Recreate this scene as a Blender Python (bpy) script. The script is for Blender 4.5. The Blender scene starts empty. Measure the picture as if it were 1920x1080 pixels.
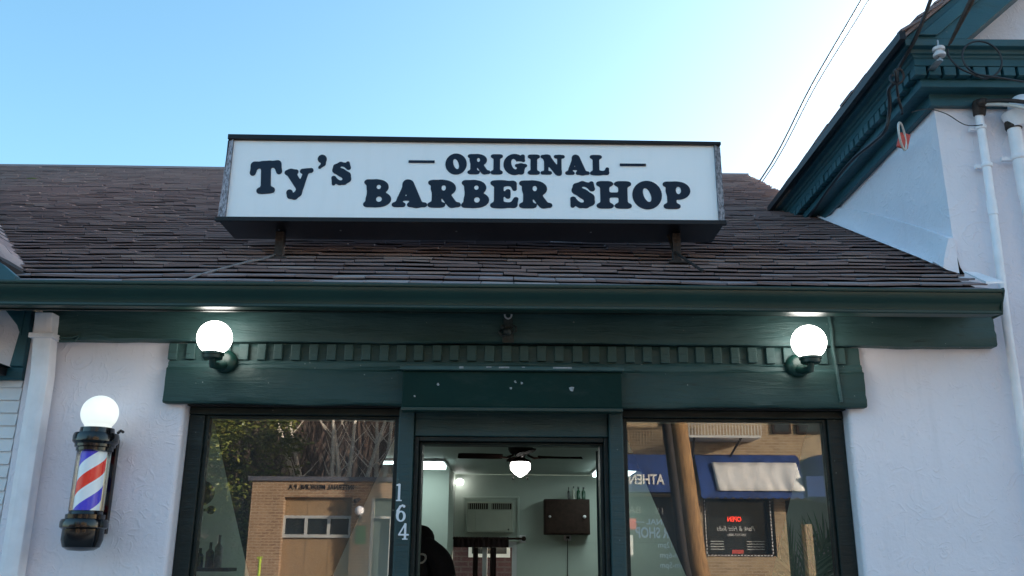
import bpy, bmesh, math, random
import numpy as np
from mathutils import Vector, Matrix, noise
R = math.radians
random.seed(7)
S = bpy.context.scene
COL = S.collection

# ------------------------------------------------------------------ camera
cam_d = bpy.data.cameras.new('camera'); cam = bpy.data.objects.new('camera', cam_d); COL.objects.link(cam)
cam_d.sensor_width = 36.0; cam_d.lens = 36 * 1650 / 1920; cam_d.clip_end = 2000; cam_d.clip_start = 0.05
P, RO = R(16.6), R(0.42)
fw = Vector((0, math.cos(P), math.sin(P))); up = Vector((0, -math.sin(P), math.cos(P))); rt = Vector((1, 0, 0))
r2 = math.cos(RO) * rt + math.sin(RO) * up; u2 = -math.sin(RO) * rt + math.cos(RO) * up
M4 = Matrix.Identity(4)
for i in range(3):
    M4[i][0] = r2[i]; M4[i][1] = u2[i]; M4[i][2] = -fw[i]; M4[i][3] = (0, -4.3, 1.6)[i]
cam.matrix_world = M4
S.camera = cam

# ------------------------------------------------------------------ world, sun, exposure
SUN_AZ, SUN_EL = R(59), R(12.5)          # azimuth from +Y towards +X
w = bpy.data.worlds.new('World'); S.world = w; w.use_nodes = True
wn = w.node_tree; bg = wn.nodes['Background']
sky = wn.nodes.new('ShaderNodeTexSky'); sky.sky_type = 'NISHITA'; sky.sun_disc = False
sky.sun_elevation = SUN_EL; sky.sun_rotation = SUN_AZ
sky.air_density = 1.0; sky.dust_density = 2.3; sky.ozone_density = 2.0
hs = wn.nodes.new('ShaderNodeHueSaturation'); hs.inputs['Hue'].default_value = 0.484; hs.inputs['Saturation'].default_value = 1.14
wn.links.new(sky.outputs[0], hs.inputs['Color']); wn.links.new(hs.outputs[0], bg.inputs[0]); bg.inputs[1].default_value = 0.14
sd = bpy.data.lights.new('sun', 'SUN'); sd.energy = 5.0; sd.angle = R(0.5); sd.color = (1, 0.9, 0.76)
so = bpy.data.objects.new('sun', sd); COL.objects.link(so)
sdir = Vector((math.sin(SUN_AZ) * math.cos(SUN_EL), math.cos(SUN_AZ) * math.cos(SUN_EL), math.sin(SUN_EL)))
so.rotation_euler = sdir.to_track_quat('Z', 'Y').to_euler(); so.location = (20, 20, 30)
S.view_settings.view_transform = 'Standard'; S.view_settings.look = 'None'
S.view_settings.exposure = 1.82; S.view_settings.gamma = 1.0
S.cycles.max_bounces = 8; S.cycles.transparent_max_bounces = 16
S.cycles.use_denoising = True

# ------------------------------------------------------------------ materials
class NT:
    def __init__(s, name):
        s.m = bpy.data.materials.new(name); s.m.use_nodes = True
        s.t = s.m.node_tree; s.b = s.t.nodes['Principled BSDF']; s.out = s.t.nodes['Material Output']
    def n(s, typ, **kw):
        x = s.t.nodes.new(typ)
        for k, v in kw.items():
            if k.startswith('i_'):
                x.inputs[k[2:].replace('_', ' ')].default_value = v
            else: setattr(x, k, v)
        return x
    def l(s, a, b): s.t.links.new(a, b)
    def pos(s, scale=(1, 1, 1), obj=False, rot=(0, 0, 0)):
        mp = s.n('ShaderNodeMapping'); mp.inputs['Scale'].default_value = scale; mp.inputs['Rotation'].default_value = rot
        if obj: s.l(s.n('ShaderNodeTexCoord').outputs['Object'], mp.inputs[0])
        else: s.l(s.n('ShaderNodeNewGeometry').outputs['Position'], mp.inputs[0])
        return mp.outputs[0]
    def noise(s, scale, vec, detail=4, rough=.55, dist=0):
        x = s.n('ShaderNodeTexNoise'); x.inputs['Scale'].default_value = scale; x.inputs['Detail'].default_value = detail
        x.inputs['Roughness'].default_value = rough; x.inputs['Distortion'].default_value = dist
        s.l(vec, x.inputs['Vector']); return x.outputs['Fac']
    def ramp(s, fac, stops, interp='LINEAR'):
        x = s.n('ShaderNodeValToRGB'); s.l(fac, x.inputs[0]); e = x.color_ramp.elements; x.color_ramp.interpolation = interp
        while len(e) < len(stops): e.new(0.5)
        for i, (p, c) in enumerate(stops):
            e[i].position = p; e[i].color = (c, c, c, 1) if isinstance(c, (int, float)) else (*c, 1)
        return x.outputs[0]
    def mix(s, fac, a, b, typ='MIX'):
        x = s.n('ShaderNodeMix', data_type='RGBA', blend_type=typ)
        for sock, v in ((x.inputs[0], fac), (x.inputs[6], a), (x.inputs[7], b)):
            if hasattr(v, 'links') or hasattr(v, 'is_linked'): s.l(v, sock)
            elif isinstance(v, (int, float)): sock.default_value = v if sock == x.inputs[0] else (v, v, v, 1)
            else: sock.default_value = (*v, 1)
        return x.outputs[2]
    def math(s, op, a, b=0.0, c=None):
        x = s.n('ShaderNodeMath', operation=op)
        for i, v in enumerate((a, b, c)):
            if v is None: continue
            if isinstance(v, (int, float)): x.inputs[i].default_value = v
            else: s.l(v, x.inputs[i])
        return x.outputs[0]
    def bump(s, h, strength=.5, dist=.01, prev=None):
        x = s.n('ShaderNodeBump'); x.inputs['Strength'].default_value = strength; x.inputs['Distance'].default_value = dist
        s.l(h, x.inputs['Height'])
        if prev is not None: s.l(prev, x.inputs['Normal'])
        return x.outputs[0]
    def done(s, col=None, rough=None, nrm=None, metal=None, **kw):
        for k, v in (('Base Color', col), ('Roughness', rough), ('Normal', nrm), ('Metallic', metal)):
            if v is None: continue
            if isinstance(v, (int, float)): s.b.inputs[k].default_value = v
            elif isinstance(v, tuple): s.b.inputs[k].default_value = (*v, 1)
            else: s.l(v, s.b.inputs[k])
        for k, v in kw.items(): s.b.inputs[k.replace('_', ' ')].default_value = v
        return s.m

def plain(name, col, rough=.5, metal=0., var=.25, scale=14, bump=.0, spec=.5):
    t = NT(name); p = t.pos()
    f = t.noise(scale, p, 5)
    c = t.mix(t.ramp(f, [(.3, 0.), (.7, 1.)]), tuple(x * (1 - var) for x in col), tuple(min(1, x * (1 + var * .6)) for x in col))
    nm = t.bump(f, bump, .01) if bump else None
    return t.done(c, rough, nm, metal, Specular_IOR_Level=spec)

def emit(name, col, strength):
    t = NT(name); t.b.inputs['Emission Color'].default_value = (*col, 1); t.b.inputs['Emission Strength'].default_value = strength
    return t.done(tuple(min(.8, c) for c in col), .3)

def green_paint(name, a, b, rough=.52, chips=.6, grain=.7, spec=.4):
    t = NT(name); p = t.pos()
    n1 = t.noise(1.6, p, 5, .6); gs = t.pos((1.6, 6, 13)); n2 = t.noise(2.6, gs, 7, .62, 1.2)
    c = t.mix(t.ramp(n1, [(.35, 0.), (.66, 1.)]), a, b)
    cr = t.math('MULTIPLY', t.ramp(n2, [(.34, 1.), (.41, 0.)]), t.ramp(t.noise(1.1, p, 3), [(.45, 0.), (.6, 1.)]))                      # weathered cracks along the grain
    c = t.mix(t.math('MULTIPLY', cr, .55), c, (.012, .016, .015))
    v = t.n('ShaderNodeTexVoronoi'); v.inputs['Scale'].default_value = 11; t.l(t.pos((1, 1, 1.2)), v.inputs['Vector'])
    msk = t.ramp(t.noise(2.3, p, 3), [(.52, 0.), (.56, 1.)])
    ch = t.math('MULTIPLY', t.math('LESS_THAN', t.math('ADD', v.outputs['Distance'], t.math('MULTIPLY', t.noise(60, p), .12)), .115), msk)
    c = t.mix(t.math('MULTIPLY', ch, chips), c, (.36, .38, .37))
    v2 = t.n('ShaderNodeTexVoronoi'); v2.inputs['Scale'].default_value = 24; t.l(p, v2.inputs['Vector'])
    sp = t.math('MULTIPLY', t.math('LESS_THAN', v2.outputs['Distance'], .075), t.ramp(t.noise(5, p, 3), [(.53, 0.), (.58, 1.)])); c = t.mix(t.math('MULTIPLY', sp, chips * .9), c, (.36, .40, .38))
    du = t.noise(3.2, t.pos((1, 1, 3)), 6, .7); c = t.mix(t.ramp(du, [(.52, 0.), (.75, .4)]), c, (.045, .062, .056))
    nm = t.bump(n2, grain * .7, .010); nm = t.bump(t.noise(7, p, 4), .3, .02, nm)
    r = t.math('ADD', t.math('MULTIPLY', t.noise(6, p, 4), .3), rough - .15)
    return t.done(c, r, nm, Specular_IOR_Level=spec)

def stucco(name, base):
    t = NT(name); p = t.pos()
    h = None
    for sc, off, th in ((6.5, 0, .60), (9.5, 3.3, .58), (4.5, 7.1, .62)):
        mp = t.n('ShaderNodeMapping'); mp.inputs['Location'].default_value = (off, off, off)
        wn_ = t.n('ShaderNodeTexNoise'); wn_.inputs['Scale'].default_value = 5; t.l(p, wn_.inputs['Vector'])
        wv = t.mix(.12, p, wn_.outputs['Color'], 'ADD')
        t.l(wv, mp.inputs[0])
        v = t.n('ShaderNodeTexVoronoi'); v.inputs['Scale'].default_value = sc; v.inputs['Randomness'].default_value = 1; t.l(mp.outputs[0], v.inputs['Vector'])
        d = t.math('MULTIPLY', v.outputs['Distance'], 9.)
        ring = t.math('POWER', t.math('ABSOLUTE', t.math('SINE', t.math('MULTIPLY', d, 1.7))), 14.)
        k = t.ramp(t.noise(sc * 1.6, mp.outputs[0], 3), [(th - .05, 0.), (th + .03, 1.)])
        rr = t.math('MULTIPLY', ring, k)
        h = rr if h is None else t.math('MAXIMUM', h, rr)
    fine = t.noise(34, p, 6, .6); mid = t.noise(7, p, 4)
    hh = t.math('ADD', t.math('MULTIPLY', h, .5), t.math('ADD', t.math('MULTIPLY', fine, .9), t.math('MULTIPLY', mid, .7)))
    c = t.mix(t.ramp(t.noise(1.3, p, 5), [(.3, 0.), (.75, 1.)]), tuple(x * .9 for x in base), base)
    # thin hairline cracks
    st = t.noise(2.2, t.pos((6, 6, .5)), 5, .7); c = t.mix(t.ramp(st, [(.55, 0.), (.8, .35)]), c, tuple(x * .72 for x in base))
    nm = t.bump(hh, .5, .008)
    return t.done(c, .62, nm)

def shingle_mat(name, stops):
    t = NT(name); g = t.n('ShaderNodeNewGeometry')
    c = t.ramp(g.outputs['Random Per Island'], stops)
    p = t.pos()
    c = t.mix(t.ramp(t.noise(3.0, p, 5), [(.3, 0.), (.7, .5)]), c, (.22, .168, .165))
    sp = t.noise(160, p, 2); c = t.mix(t.ramp(sp, [(.55, 0.), (.72, .5)]), c, (.20, .18, .18))
    moss = t.ramp(t.noise(1.9, p, 6, .7), [(.715, 0.), (.73, .8)]); c = t.mix(moss, c, (.10, .11, .03))
    return t.done(c, .85, t.bump(sp, .4, .004))

def brick(name, c1, c2, mort, plane='xz', sc=1., bw=.21, rh=.072):
    t = NT(name); g = t.n('ShaderNodeNewGeometry'); sx = t.n('ShaderNodeSeparateXYZ'); t.l(g.outputs['Position'], sx.inputs[0])
    cb = t.n('ShaderNodeCombineXYZ'); t.l(t.math('ADD', sx.outputs[0], sx.outputs[1]), cb.inputs[0]); t.l(sx.outputs[2], cb.inputs[1])
    b = t.n('ShaderNodeTexBrick'); t.l(cb.outputs[0], b.inputs['Vector'])
    b.inputs['Color1'].default_value = (*c1, 1); b.inputs['Color2'].default_value = (*c2, 1); b.inputs['Mortar'].default_value = (*mort, 1)
    b.inputs['Scale'].default_value = sc; b.inputs['Brick Width'].default_value = bw; b.inputs['Row Height'].default_value = rh; b.inputs['Mortar Size'].default_value = .011
    b.inputs['Bias'].default_value = -.1
    c = t.mix(t.ramp(t.noise(2, t.pos(), 5), [(.3, 0.), (.75, .35)]), b.outputs['Color'], tuple(x * .5 for x in c1))
    st = t.noise(7, t.pos((1.0, 1.0, 9)), 3)
    c = t.mix(t.ramp(st, [(.6, 0.), (.68, .5)]), c, tuple(min(1, x * 1.7) for x in c2))
    return t.done(c, .85, t.bump(b.outputs['Fac'], -.5, .006))

def glass_mat(name, ior=1.9, gain=1.55, tint=(.86, .9, .88)):
    t = NT(name); t.t.nodes.remove(t.b)
    fr = t.n('ShaderNodeFresnel'); fr.inputs['IOR'].default_value = ior
    tr = t.n('ShaderNodeBsdfTransparent'); tr.inputs[0].default_value = (*tint, 1)
    gl = t.n('ShaderNodeBsdfGlossy'); gl.inputs['Roughness'].default_value = 0.0; gl.inputs[0].default_value = (1, 1, 1, 1)
    h = t.noise(.9, t.pos(), 2); t.l(t.bump(h, .015, .01), gl.inputs['Normal'])
    mx = t.n('ShaderNodeMixShader'); t.l(t.math('MINIMUM', t.math('MULTIPLY', fr.outputs[0], gain), .9), mx.inputs[0])
    t.l(tr.outputs[0], mx.inputs[1]); t.l(gl.outputs[0], mx.inputs[2])
    df = t.n('ShaderNodeBsdfDiffuse'); df.inputs[0].default_value = (.8, .8, .78, 1); m2 = t.n('ShaderNodeMixShader')
    t.l(t.ramp(t.noise(3.5, t.pos((1, 1, .6)), 3, .5), [(.3, .02), (.75, .05)]), m2.inputs[0]); t.l(mx.outputs[0], m2.inputs[1]); t.l(df.outputs[0], m2.inputs[2]); t.l(m2.outputs[0], t.out.inputs[0])
    return t.m

def leaf_mat(name, stops):
    t = NT(name); g = t.n('ShaderNodeNewGeometry')
    return t.done(t.ramp(g.outputs['Random Per Island'], stops), .45)

M = dict(
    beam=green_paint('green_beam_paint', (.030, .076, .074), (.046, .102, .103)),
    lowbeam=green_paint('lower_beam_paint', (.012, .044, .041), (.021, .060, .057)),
    dark=green_paint('dark_window_paint', (.005, .010, .010), (.008, .018, .018), .4, .25, .6, .3),
    post=green_paint('door_post_paint', (.014, .045, .048), (.022, .062, .068), .4, .3),
    gut=plain('gutter_enamel', (.006, .034, .028), .36, 0, .15, 4),
    box=green_paint('shutter_box_paint', (.002, .021, .018), (.003, .028, .024), .5, .0, .1, .12),
    stucco=stucco('white_stucco', (.86, .82, .885)),
    stucco2=stucco('side_stucco', (.70, .72, .80)),
    siding=plain('white_siding', (.74, .74, .76), .5, 0, .08, 5),
    white=plain('white_metal_paint', (.85, .83, .87), .35, 0, .10, 9),
    shingle=shingle_mat('brown_shingles', [(0, (.21, .16, .165)), (.4, (.28, .215, .22)), (.8, (.33, .26, .262)), (.95, (.40, .325, .31)), (1, (.23, .19, .205))]),
    shingle2=shingle_mat('lit_shingles', [(0, (.12, .10, .10)), (.5, (.18, .15, .145)), (1, (.23, .19, .18))]),
    deck=plain('roof_deck', (.025, .02, .02), .9),
    signface=None,
    letter=plain('sign_letter', (.003, .006, .022), .22, 0, .3, 2, 0, .3),
    signcab=plain('sign_cabinet', (.007, .006, .008), .4, 0, .3, 20, 0, .3),
    black=plain('black_plastic', (.006, .006, .008), .14, 0, .2, 5),
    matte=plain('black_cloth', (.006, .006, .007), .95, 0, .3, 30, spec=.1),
    numeral=plain('number_white', (.75, .77, .82), .4, 0, .05),
    hookpaint=plain('flaking_dark_paint', (.04, .055, .055), .5, .2, .6, 50, .5),
    chip=plain('bare_primer', (.36, .38, .40), .8, 0, .4, 80),
    rust=plain('rusty_iron', (.05, .038, .034), .6, .5, .5, 60, .4),
    steel=plain('dull_steel', (.35, .35, .36), .4, .9, .3, 40),
    wire=plain('black_wire', (.012, .012, .016), .5),
    wirew=plain('pale_wire', (.55, .53, .50), .5),
    red=plain('red_plastic', (.55, .07, .05), .5, 0, .3, 30),
    insul=plain('porcelain', (.62, .60, .62), .3, 0, .15, 60),
    glass=glass_mat('shop_glass'),
    globe=emit('lit_globe', (1, .97, .90), 2.9),
    poleglobe=emit('lit_pole_globe', (.93, 1., .93), .20),
    tube=emit('fluorescent_diffuser', (.78, 1., .97), 1.6),
    fanlamp=emit('fan_lamp_glass', (1, .99, .94), 2.6),
    inwall=plain('interior_paint', (.55, .61, .55), .6, 0, .06, 3),
    ceil=plain('ceiling_paint', (.46, .53, .50), .6, 0, .05, 3),
    wood=plain('dark_brown_wood', (.030, .015, .011), .55, 0, .4, 30, 0, .2),
    fanwood=plain('fan_blade_wood', (.012, .006, .005), .85, 0, .3, 30, 0, .03),
    ac=plain('beige_plastic', (.42, .43, .36), .5, 0, .06, 10),
    asphalt=plain('asphalt', (.05, .05, .052), .9, 0, .3, 60, .3),
    concrete=plain('concrete', (.30, .29, .27), .9, 0, .2, 20, .2),
    ground=plain('ground_dirt', (.12, .11, .08), .95, 0, .3, 2),
    skin=plain('skin_brown', (.16, .08, .05), .5, 0, .1, 40),
    hair=plain('black_hair', (.008, .006, .006), .6),
    hoodie=plain('black_hoodie', (.010, .008, .008), .9, 0, .2, 60, .2, .2),
    jeans=plain('dark_jeans', (.02, .025, .04), .9),
    cream=plain('cream_print', (.50, .45, .36), .7),
    leaf=leaf_mat('palm_green', [(0, (.07, .20, .10)), (.6, (.14, .33, .17)), (1, (.24, .45, .28))]),
    ever=leaf_mat('evergreen_needles', [(0, (.05, .075, .014)), (.5, (.13, .16, .03)), (1, (.26, .25, .06))]),
    bark=plain('brown_bark', (.10, .072, .05), .9, 0, .4, 8),
    birch=plain('birch_bark', (.78, .70, .60), .8, 0, .35, 12),
    twig=plain('bare_twigs', (.16, .105, .085), .9, 0, .4, 4),
    medbrick=brick('orange_brick', (.27, .155, .085), (.38, .24, .14), (.44, .34, .23)),
    tanbrick=brick('buff_brick', (.40, .29, .165), (.26, .17, .095), (.40, .32, .22)),
    redbrick=brick('red_brick', (.07, .025, .03), (.055, .022, .03), (.08, .06, .065)),
    osb=plain('plywood_board', (.33, .215, .115), .85, 0, .3, 26),
    cap=plain('parapet_metal', (.13, .13, .16), .5, .2),
    awn=plain('blue_awning_canvas', (.010, .045, .20), .8, 0, .45, 2.2),
    banner=plain('white_vinyl', (.72, .71, .70), .3, 0, .06, 3),
    woodpole=None,
    darkglass=plain('dark_glazing', (.02, .025, .028), .1, 0, .3, 3),
    lime=plain('lime_plastic', (.45, .6, .05), .5),
    signgreen=plain('green_sign', (.10, .24, .07), .6),
    neon=emit('red_neon', (1, .06, .03), 1.5),
    aluminium=plain('pale_aluminium', (.6, .6, .58), .4, .3, .1),
    blue=plain('pole_blue', (.10, .10, .62), .25, 0, .05), 
)
def sign_face():
    t = NT('sign_face'); st = t.noise(2.5, t.pos((9, 1, .8)), 5, .7); c = t.mix(t.ramp(st, [(.5, 0.), (.85, .5)]), (.93, .93, .94), (.84, .84, .83))
    c = t.mix(t.ramp(t.noise(1.2, t.pos(), 4), [(.35, 0.), (.8, .25)]), c, (.86, .87, .90))
    return t.done(c, .14, t.bump(t.noise(1.5, t.pos((1, 1, .6)), 2), .08, .02))
M['signface'] = sign_face()
def pole_wood():
    t = NT('utility_pole_wood'); n = t.noise(4, t.pos((9, 9, .7)), 6, .65)
    c = t.ramp(n, [(.3, (.10, .05, .022)), (.55, (.30, .17, .07)), (.75, (.42, .26, .11))])
    return t.done(c, .9, t.bump(n, .6, .02))
M['woodpole'] = pole_wood()
def stripe_mat():
    t = NT('barber_stripes'); tc = t.n('ShaderNodeTexCoord'); sx = t.n('ShaderNodeSeparateXYZ'); t.l(tc.outputs['Object'], sx.inputs[0])
    ang = t.math('ARCTAN2', sx.outputs[1], sx.outputs[0])
    f = t.math('FRACT', t.math('SUBTRACT', t.math('MULTIPLY', sx.outputs[2], 1 / .26), t.math('MULTIPLY', ang, 1 / (2 * math.pi))))
    f2 = t.math('FRACT', t.math('ADD', f, .048))
    c = t.ramp(f2, [(0, (.72, .84, .90)), (.25, (.06, .055, .62)), (.5, (.72, .84, .90)), (.75, (.80, .035, .02))], 'CONSTANT')
    t.l(c, t.b.inputs['Emission Color']); t.b.inputs['Emission Strength'].default_value = .05
    return t.done(c, .25)
M['stripe'] = stripe_mat()

# ------------------------------------------------------------------ builders
def root_of(o):
    while o.parent: o = o.parent
    return o
def tag(o, label=None, cat=None, group=None, kind=None):
    if label: o['label'] = label
    if cat: o['category'] = cat
    if group: o['group'] = group
    if kind: o['kind'] = kind
    return o
def thing(name, label, cat, loc=(0, 0, 0), group=None):
    o = bpy.data.objects.new(name, None); COL.objects.link(o); o.location = loc; o.empty_display_size = .1
    return tag(o, label, cat, group)
def finish(ob, me, parent, smooth):
    off = Vector((0, 0, 0))
    if parent is not None:
        off = Vector(root_of(parent).location); ob.parent = parent
        me.transform(Matrix.Translation(-off))
    else:
        co = [v.co for v in me.vertices]
        off = Vector(((min(c.x for c in co) + max(c.x for c in co)) / 2, (min(c.y for c in co) + max(c.y for c in co)) / 2, min(c.z for c in co)))
        me.transform(Matrix.Translation(-off)); ob.location = off
    if smooth:
        for p in me.polygons: p.use_smooth = True

class MB:
    def __init__(s): s.bm = bmesh.new()
    def poly(s, pts):
        return s.bm.faces.new([s.bm.verts.new(p) for p in pts])
    def box(s, x0, x1, y0, y1, z0, z1, mat=None):
        vs = [Vector((x, y, z)) for x in (x0, x1) for y in (y0, y1) for z in (z0, z1)]
        if mat is not None: vs = [mat @ v for v in vs]
        v = [s.bm.verts.new(p) for p in vs]
        for f in ((0, 1, 3, 2), (4, 6, 7, 5), (0, 4, 5, 1), (2, 3, 7, 6), (0, 2, 6, 4), (1, 5, 7, 3)):
            s.bm.faces.new([v[i] for i in f])
        return s
    def hexa(s, a, b):       # two quads (4 points each), joined
        va = [s.bm.verts.new(p) for p in a]; vb = [s.bm.verts.new(p) for p in b]
        s.bm.faces.new(va[::-1]); s.bm.faces.new(vb)
        n = len(a)
        for i in range(n): s.bm.faces.new([va[i], va[(i + 1) % n], vb[(i + 1) % n], vb[i]])
        return s
    def prism(s, prof, f0, f1):   # profile -> two end loops
        return s.hexa([f0(p) for p in prof], [f1(p) for p in prof])
    def sweep(s, rings, caps=True, closed=True):
        L = [[s.bm.verts.new(p) for p in r] for r in rings]
        n = len(rings[0])
        for a, b in zip(L, L[1:]):
            for i in range(n if closed else n - 1): s.bm.faces.new([a[i], a[(i + 1) % n], b[(i + 1) % n], b[i]])
        if caps and closed and n > 2:
            s.bm.faces.new(L[0][::-1]); s.bm.faces.new(L[-1])
        return s
    def tube(s, pts, r, n=8):
        pts = [Vector(p) for p in pts]; rs = r if isinstance(r, (list, tuple)) else [r] * len(pts)
        rings = []; prev = None
        for i, p in enumerate(pts):
            d = (pts[min(i + 1, len(pts) - 1)] - pts[max(i - 1, 0)]).normalized()
            if prev is None:
                a = d.orthogonal().normalized()
            else:
                a = (prev - d * prev.dot(d)); a = a.normalized() if a.length > 1e-6 else d.orthogonal().normalized()
            prev = a; b = d.cross(a)
            rings.append([p + rs[i] * (math.cos(2 * math.pi * k / n) * a + math.sin(2 * math.pi * k / n) * b) for k in range(n)])
        return s.sweep(rings)
    def lathe(s, prof, c, axis=(0, 0, 1), n=32):   # prof: (radius, height)
        ax = Vector(axis).normalized(); a = ax.orthogonal().normalized()
        if abs(ax.z) > .99: a = Vector((1, 0, 0))
        b = ax.cross(a); c = Vector(c)
        rings = [[c + ax * h + max(r, 1e-4) * (math.cos(2 * math.pi * k / n) * a + math.sin(2 * math.pi * k / n) * b) for k in range(n)] for r, h in prof]
        return s.sweep(rings)
    def sphere(s, c, r, n=24, m=14, sc=(1, 1, 1)):
        c = Vector(c); rings = []
        for j in range(1, m):
            t = math.pi * j / m
            rings.append([c + Vector((r * sc[0] * math.sin(t) * math.cos(2 * math.pi * k / n), r * sc[1] * math.sin(t) * math.sin(2 * math.pi * k / n), -r * sc[2] * math.cos(t))) for k in range(n)])
        return s.sweep(rings)
    def build(s, name, mat, parent=None, smooth=False, bevel=0, seg=2, recalc=True, label=None, auto=None):
        if recalc: bmesh.ops.recalc_face_normals(s.bm, faces=s.bm.faces[:])
        me = bpy.data.meshes.new(name); s.bm.to_mesh(me); s.bm.free()
        ob = bpy.data.objects.new(name, me); COL.objects.link(ob)
        if mat is not None: me.materials.append(M[mat] if isinstance(mat, str) else mat)
        finish(ob, me, parent, smooth)
        if smooth and auto is not False:
            try: me.set_sharp_from_angle(angle=R(auto or 40))
            except Exception: pass
        if bevel:
            b = ob.modifiers.new('bevel', 'BEVEL'); b.width = bevel; b.segments = seg; b.limit_method = 'ANGLE'; b.angle_limit = R(35)
        if label: ob['label'] = label
        return ob
def box(name, mat, parent, x0, x1, y0, y1, z0, z1, bevel=.004, **kw):
    return MB().box(x0, x1, y0, y1, z0, z1).build(name, mat, parent, bevel=bevel, **kw)

def rough_board(mb, x0, x1, y0, y1, z0, z1, nx=60, amp=.006, sag=None, seed=0):
    """a hand hewn board: gently wavy edges and face"""
    rings = []
    for i in range(nx + 1):
        x = x0 + (x1 - x0) * i / nx; dz = sag(i / nx) if sag else 0
        def w(k, q): return amp * noise.noise(Vector((x * q, k * 7.7 + seed, 1.3))) + amp * .5 * noise.noise(Vector((x * q * 4, k * 3.1 + seed, 5.3)))
        zt = z1 + dz + w(1, 2.2); zb = z0 + dz + w(2, 2.2)
        ring = [(y1, zt), (y0 + .006, zt), (y0 + w(3, 3), zt - .008)]
        for j in range(1, 6):
            f = j / 6; ring.append((y0 + w(3 + j, 3), zt - .008 + (zb - zt + .016) * f))
        ring += [(y0 + w(10, 3), zb + .008), (y0 + .006, zb), (y1, zb)]
        ex = 0
        if i in (0, nx): ex = 0
        rings.append([Vector((x + ex, y, z)) for y, z in ring])
    mb.sweep(rings); return mb

def dup(root, loc, label, group=None):
    r = root.copy(); COL.objects.link(r); r.location = loc; r['label'] = label
    if group: r['group'] = group
    for ch in list(root.children):
        c = ch.copy(); COL.objects.link(c); c.parent = r
        for g in list(ch.children):
            d = g.copy(); COL.objects.link(d); d.parent = c
    return r

# --------- lettering
def text_obj(name, txt, mat, parent, origin, xdir, zdir, width=None, height=None, depth=.002, shear=0., bold=0., align='CENTER'):
    """plain lettering; origin = centre of the baseline"""
    cu = bpy.data.curves.new(name, 'FONT'); cu.body = txt; cu.size = 1; cu.extrude = .5; cu.shear = shear; cu.offset = bold; cu.resolution_u = 3
    tmp = bpy.data.objects.new('tmp', cu); COL.objects.link(tmp)
    dg = bpy.context.evaluated_depsgraph_get(); dg.update()
    me = bpy.data.meshes.new_from_object(tmp.evaluated_get(dg)); bpy.data.objects.remove(tmp)
    xs = [v.co.x for v in me.vertices]; ys = [v.co.y for v in me.vertices]
    wx = max(xs) - min(xs); hy = max(ys) - min(ys)
    sx = width / wx if width else height / hy; sy = height / hy if height else sx
    cx = (max(xs) + min(xs)) / 2; y0 = min(ys)
    xd = Vector(xdir).normalized(); zd = Vector(zdir).normalized(); nd = xd.cross(zd); o = Vector(origin)
    for v in me.vertices:
        v.co = o + xd * (v.co.x - cx) * sx + zd * (v.co.y - y0) * sy + nd * (v.co.z + .5) * depth
    me.name = name; ob = bpy.data.objects.new(name, me); COL.objects.link(ob); me.materials.clear(); me.materials.append(M[mat])
    finish(ob, me, parent, False); return ob

# soft slab-serif glyphs drawn as signed distance fields, then contoured
STEP = 1 / 64
GX, GY = np.meshgrid(np.arange(-.25, 1.35, STEP), np.arange(-.55, 1.25, STEP))
def cap(ax, ay, bx, by, r0, r1=None):
    r1 = r0 if r1 is None else r1
    px, py = GX - ax, GY - ay; bx_, by_ = bx - ax, by - ay
    h = np.clip((px * bx_ + py * by_) / (bx_ ** 2 + by_ ** 2 + 1e-9), 0, 1)
    return np.hypot(px - bx_ * h, py - by_ * h) - (r0 + (r1 - r0) * h)
def ell(cx, cy, rx, ry, rot=0.):
    c, s_ = math.cos(rot), math.sin(rot); x = (GX - cx) * c + (GY - cy) * s_; y = -(GX - cx) * s_ + (GY - cy) * c
    k = np.hypot(x / rx, y / ry); return (k - 1) * min(rx, ry)
def bx(x0, x1, y0, y1, r=.02):
    qx = np.abs(GX - (x0 + x1) / 2) - (x1 - x0) / 2 + r; qy = np.abs(GY - (y0 + y1) / 2) - (y1 - y0) / 2 + r
    return np.hypot(np.maximum(qx, 0), np.maximum(qy, 0)) + np.minimum(np.maximum(qx, qy), 0) - r
def U(*ds, k=.07):
    r = ds[0]
    for d in ds[1:]:
        h = np.clip(.5 + .5 * (d - r) / k, 0, 1); r = d * (1 - h) + r * h - k * h * (1 - h)
    return r
def Sb(a, *bs, k=.03):
    for b in bs:
        h = np.clip(.5 - .5 * (a + b) / k, 0, 1); a = a * (1 - h) - b * h + k * h * (1 - h)
    return a
def path(pts):
    return U(*[cap(p[0], p[1], q[0], q[1], p[2], q[2]) for p, q in zip(pts, pts[1:])], k=.04)
def stem(x, w=.125, y0=.0, y1=1., s0=.25, s1=.25, r=.075):
    d = bx(x - w, x + w, y0 + .02, y1 - .02)
    if s0: d = U(d, cap(x - s0 + r, y0 + r, x + s0 - r, y0 + r, r), k=.09)
    if s1: d = U(d, cap(x - s1 + r, y1 - r, x + s1 - r, y1 - r, r), k=.09)
    return d
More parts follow.
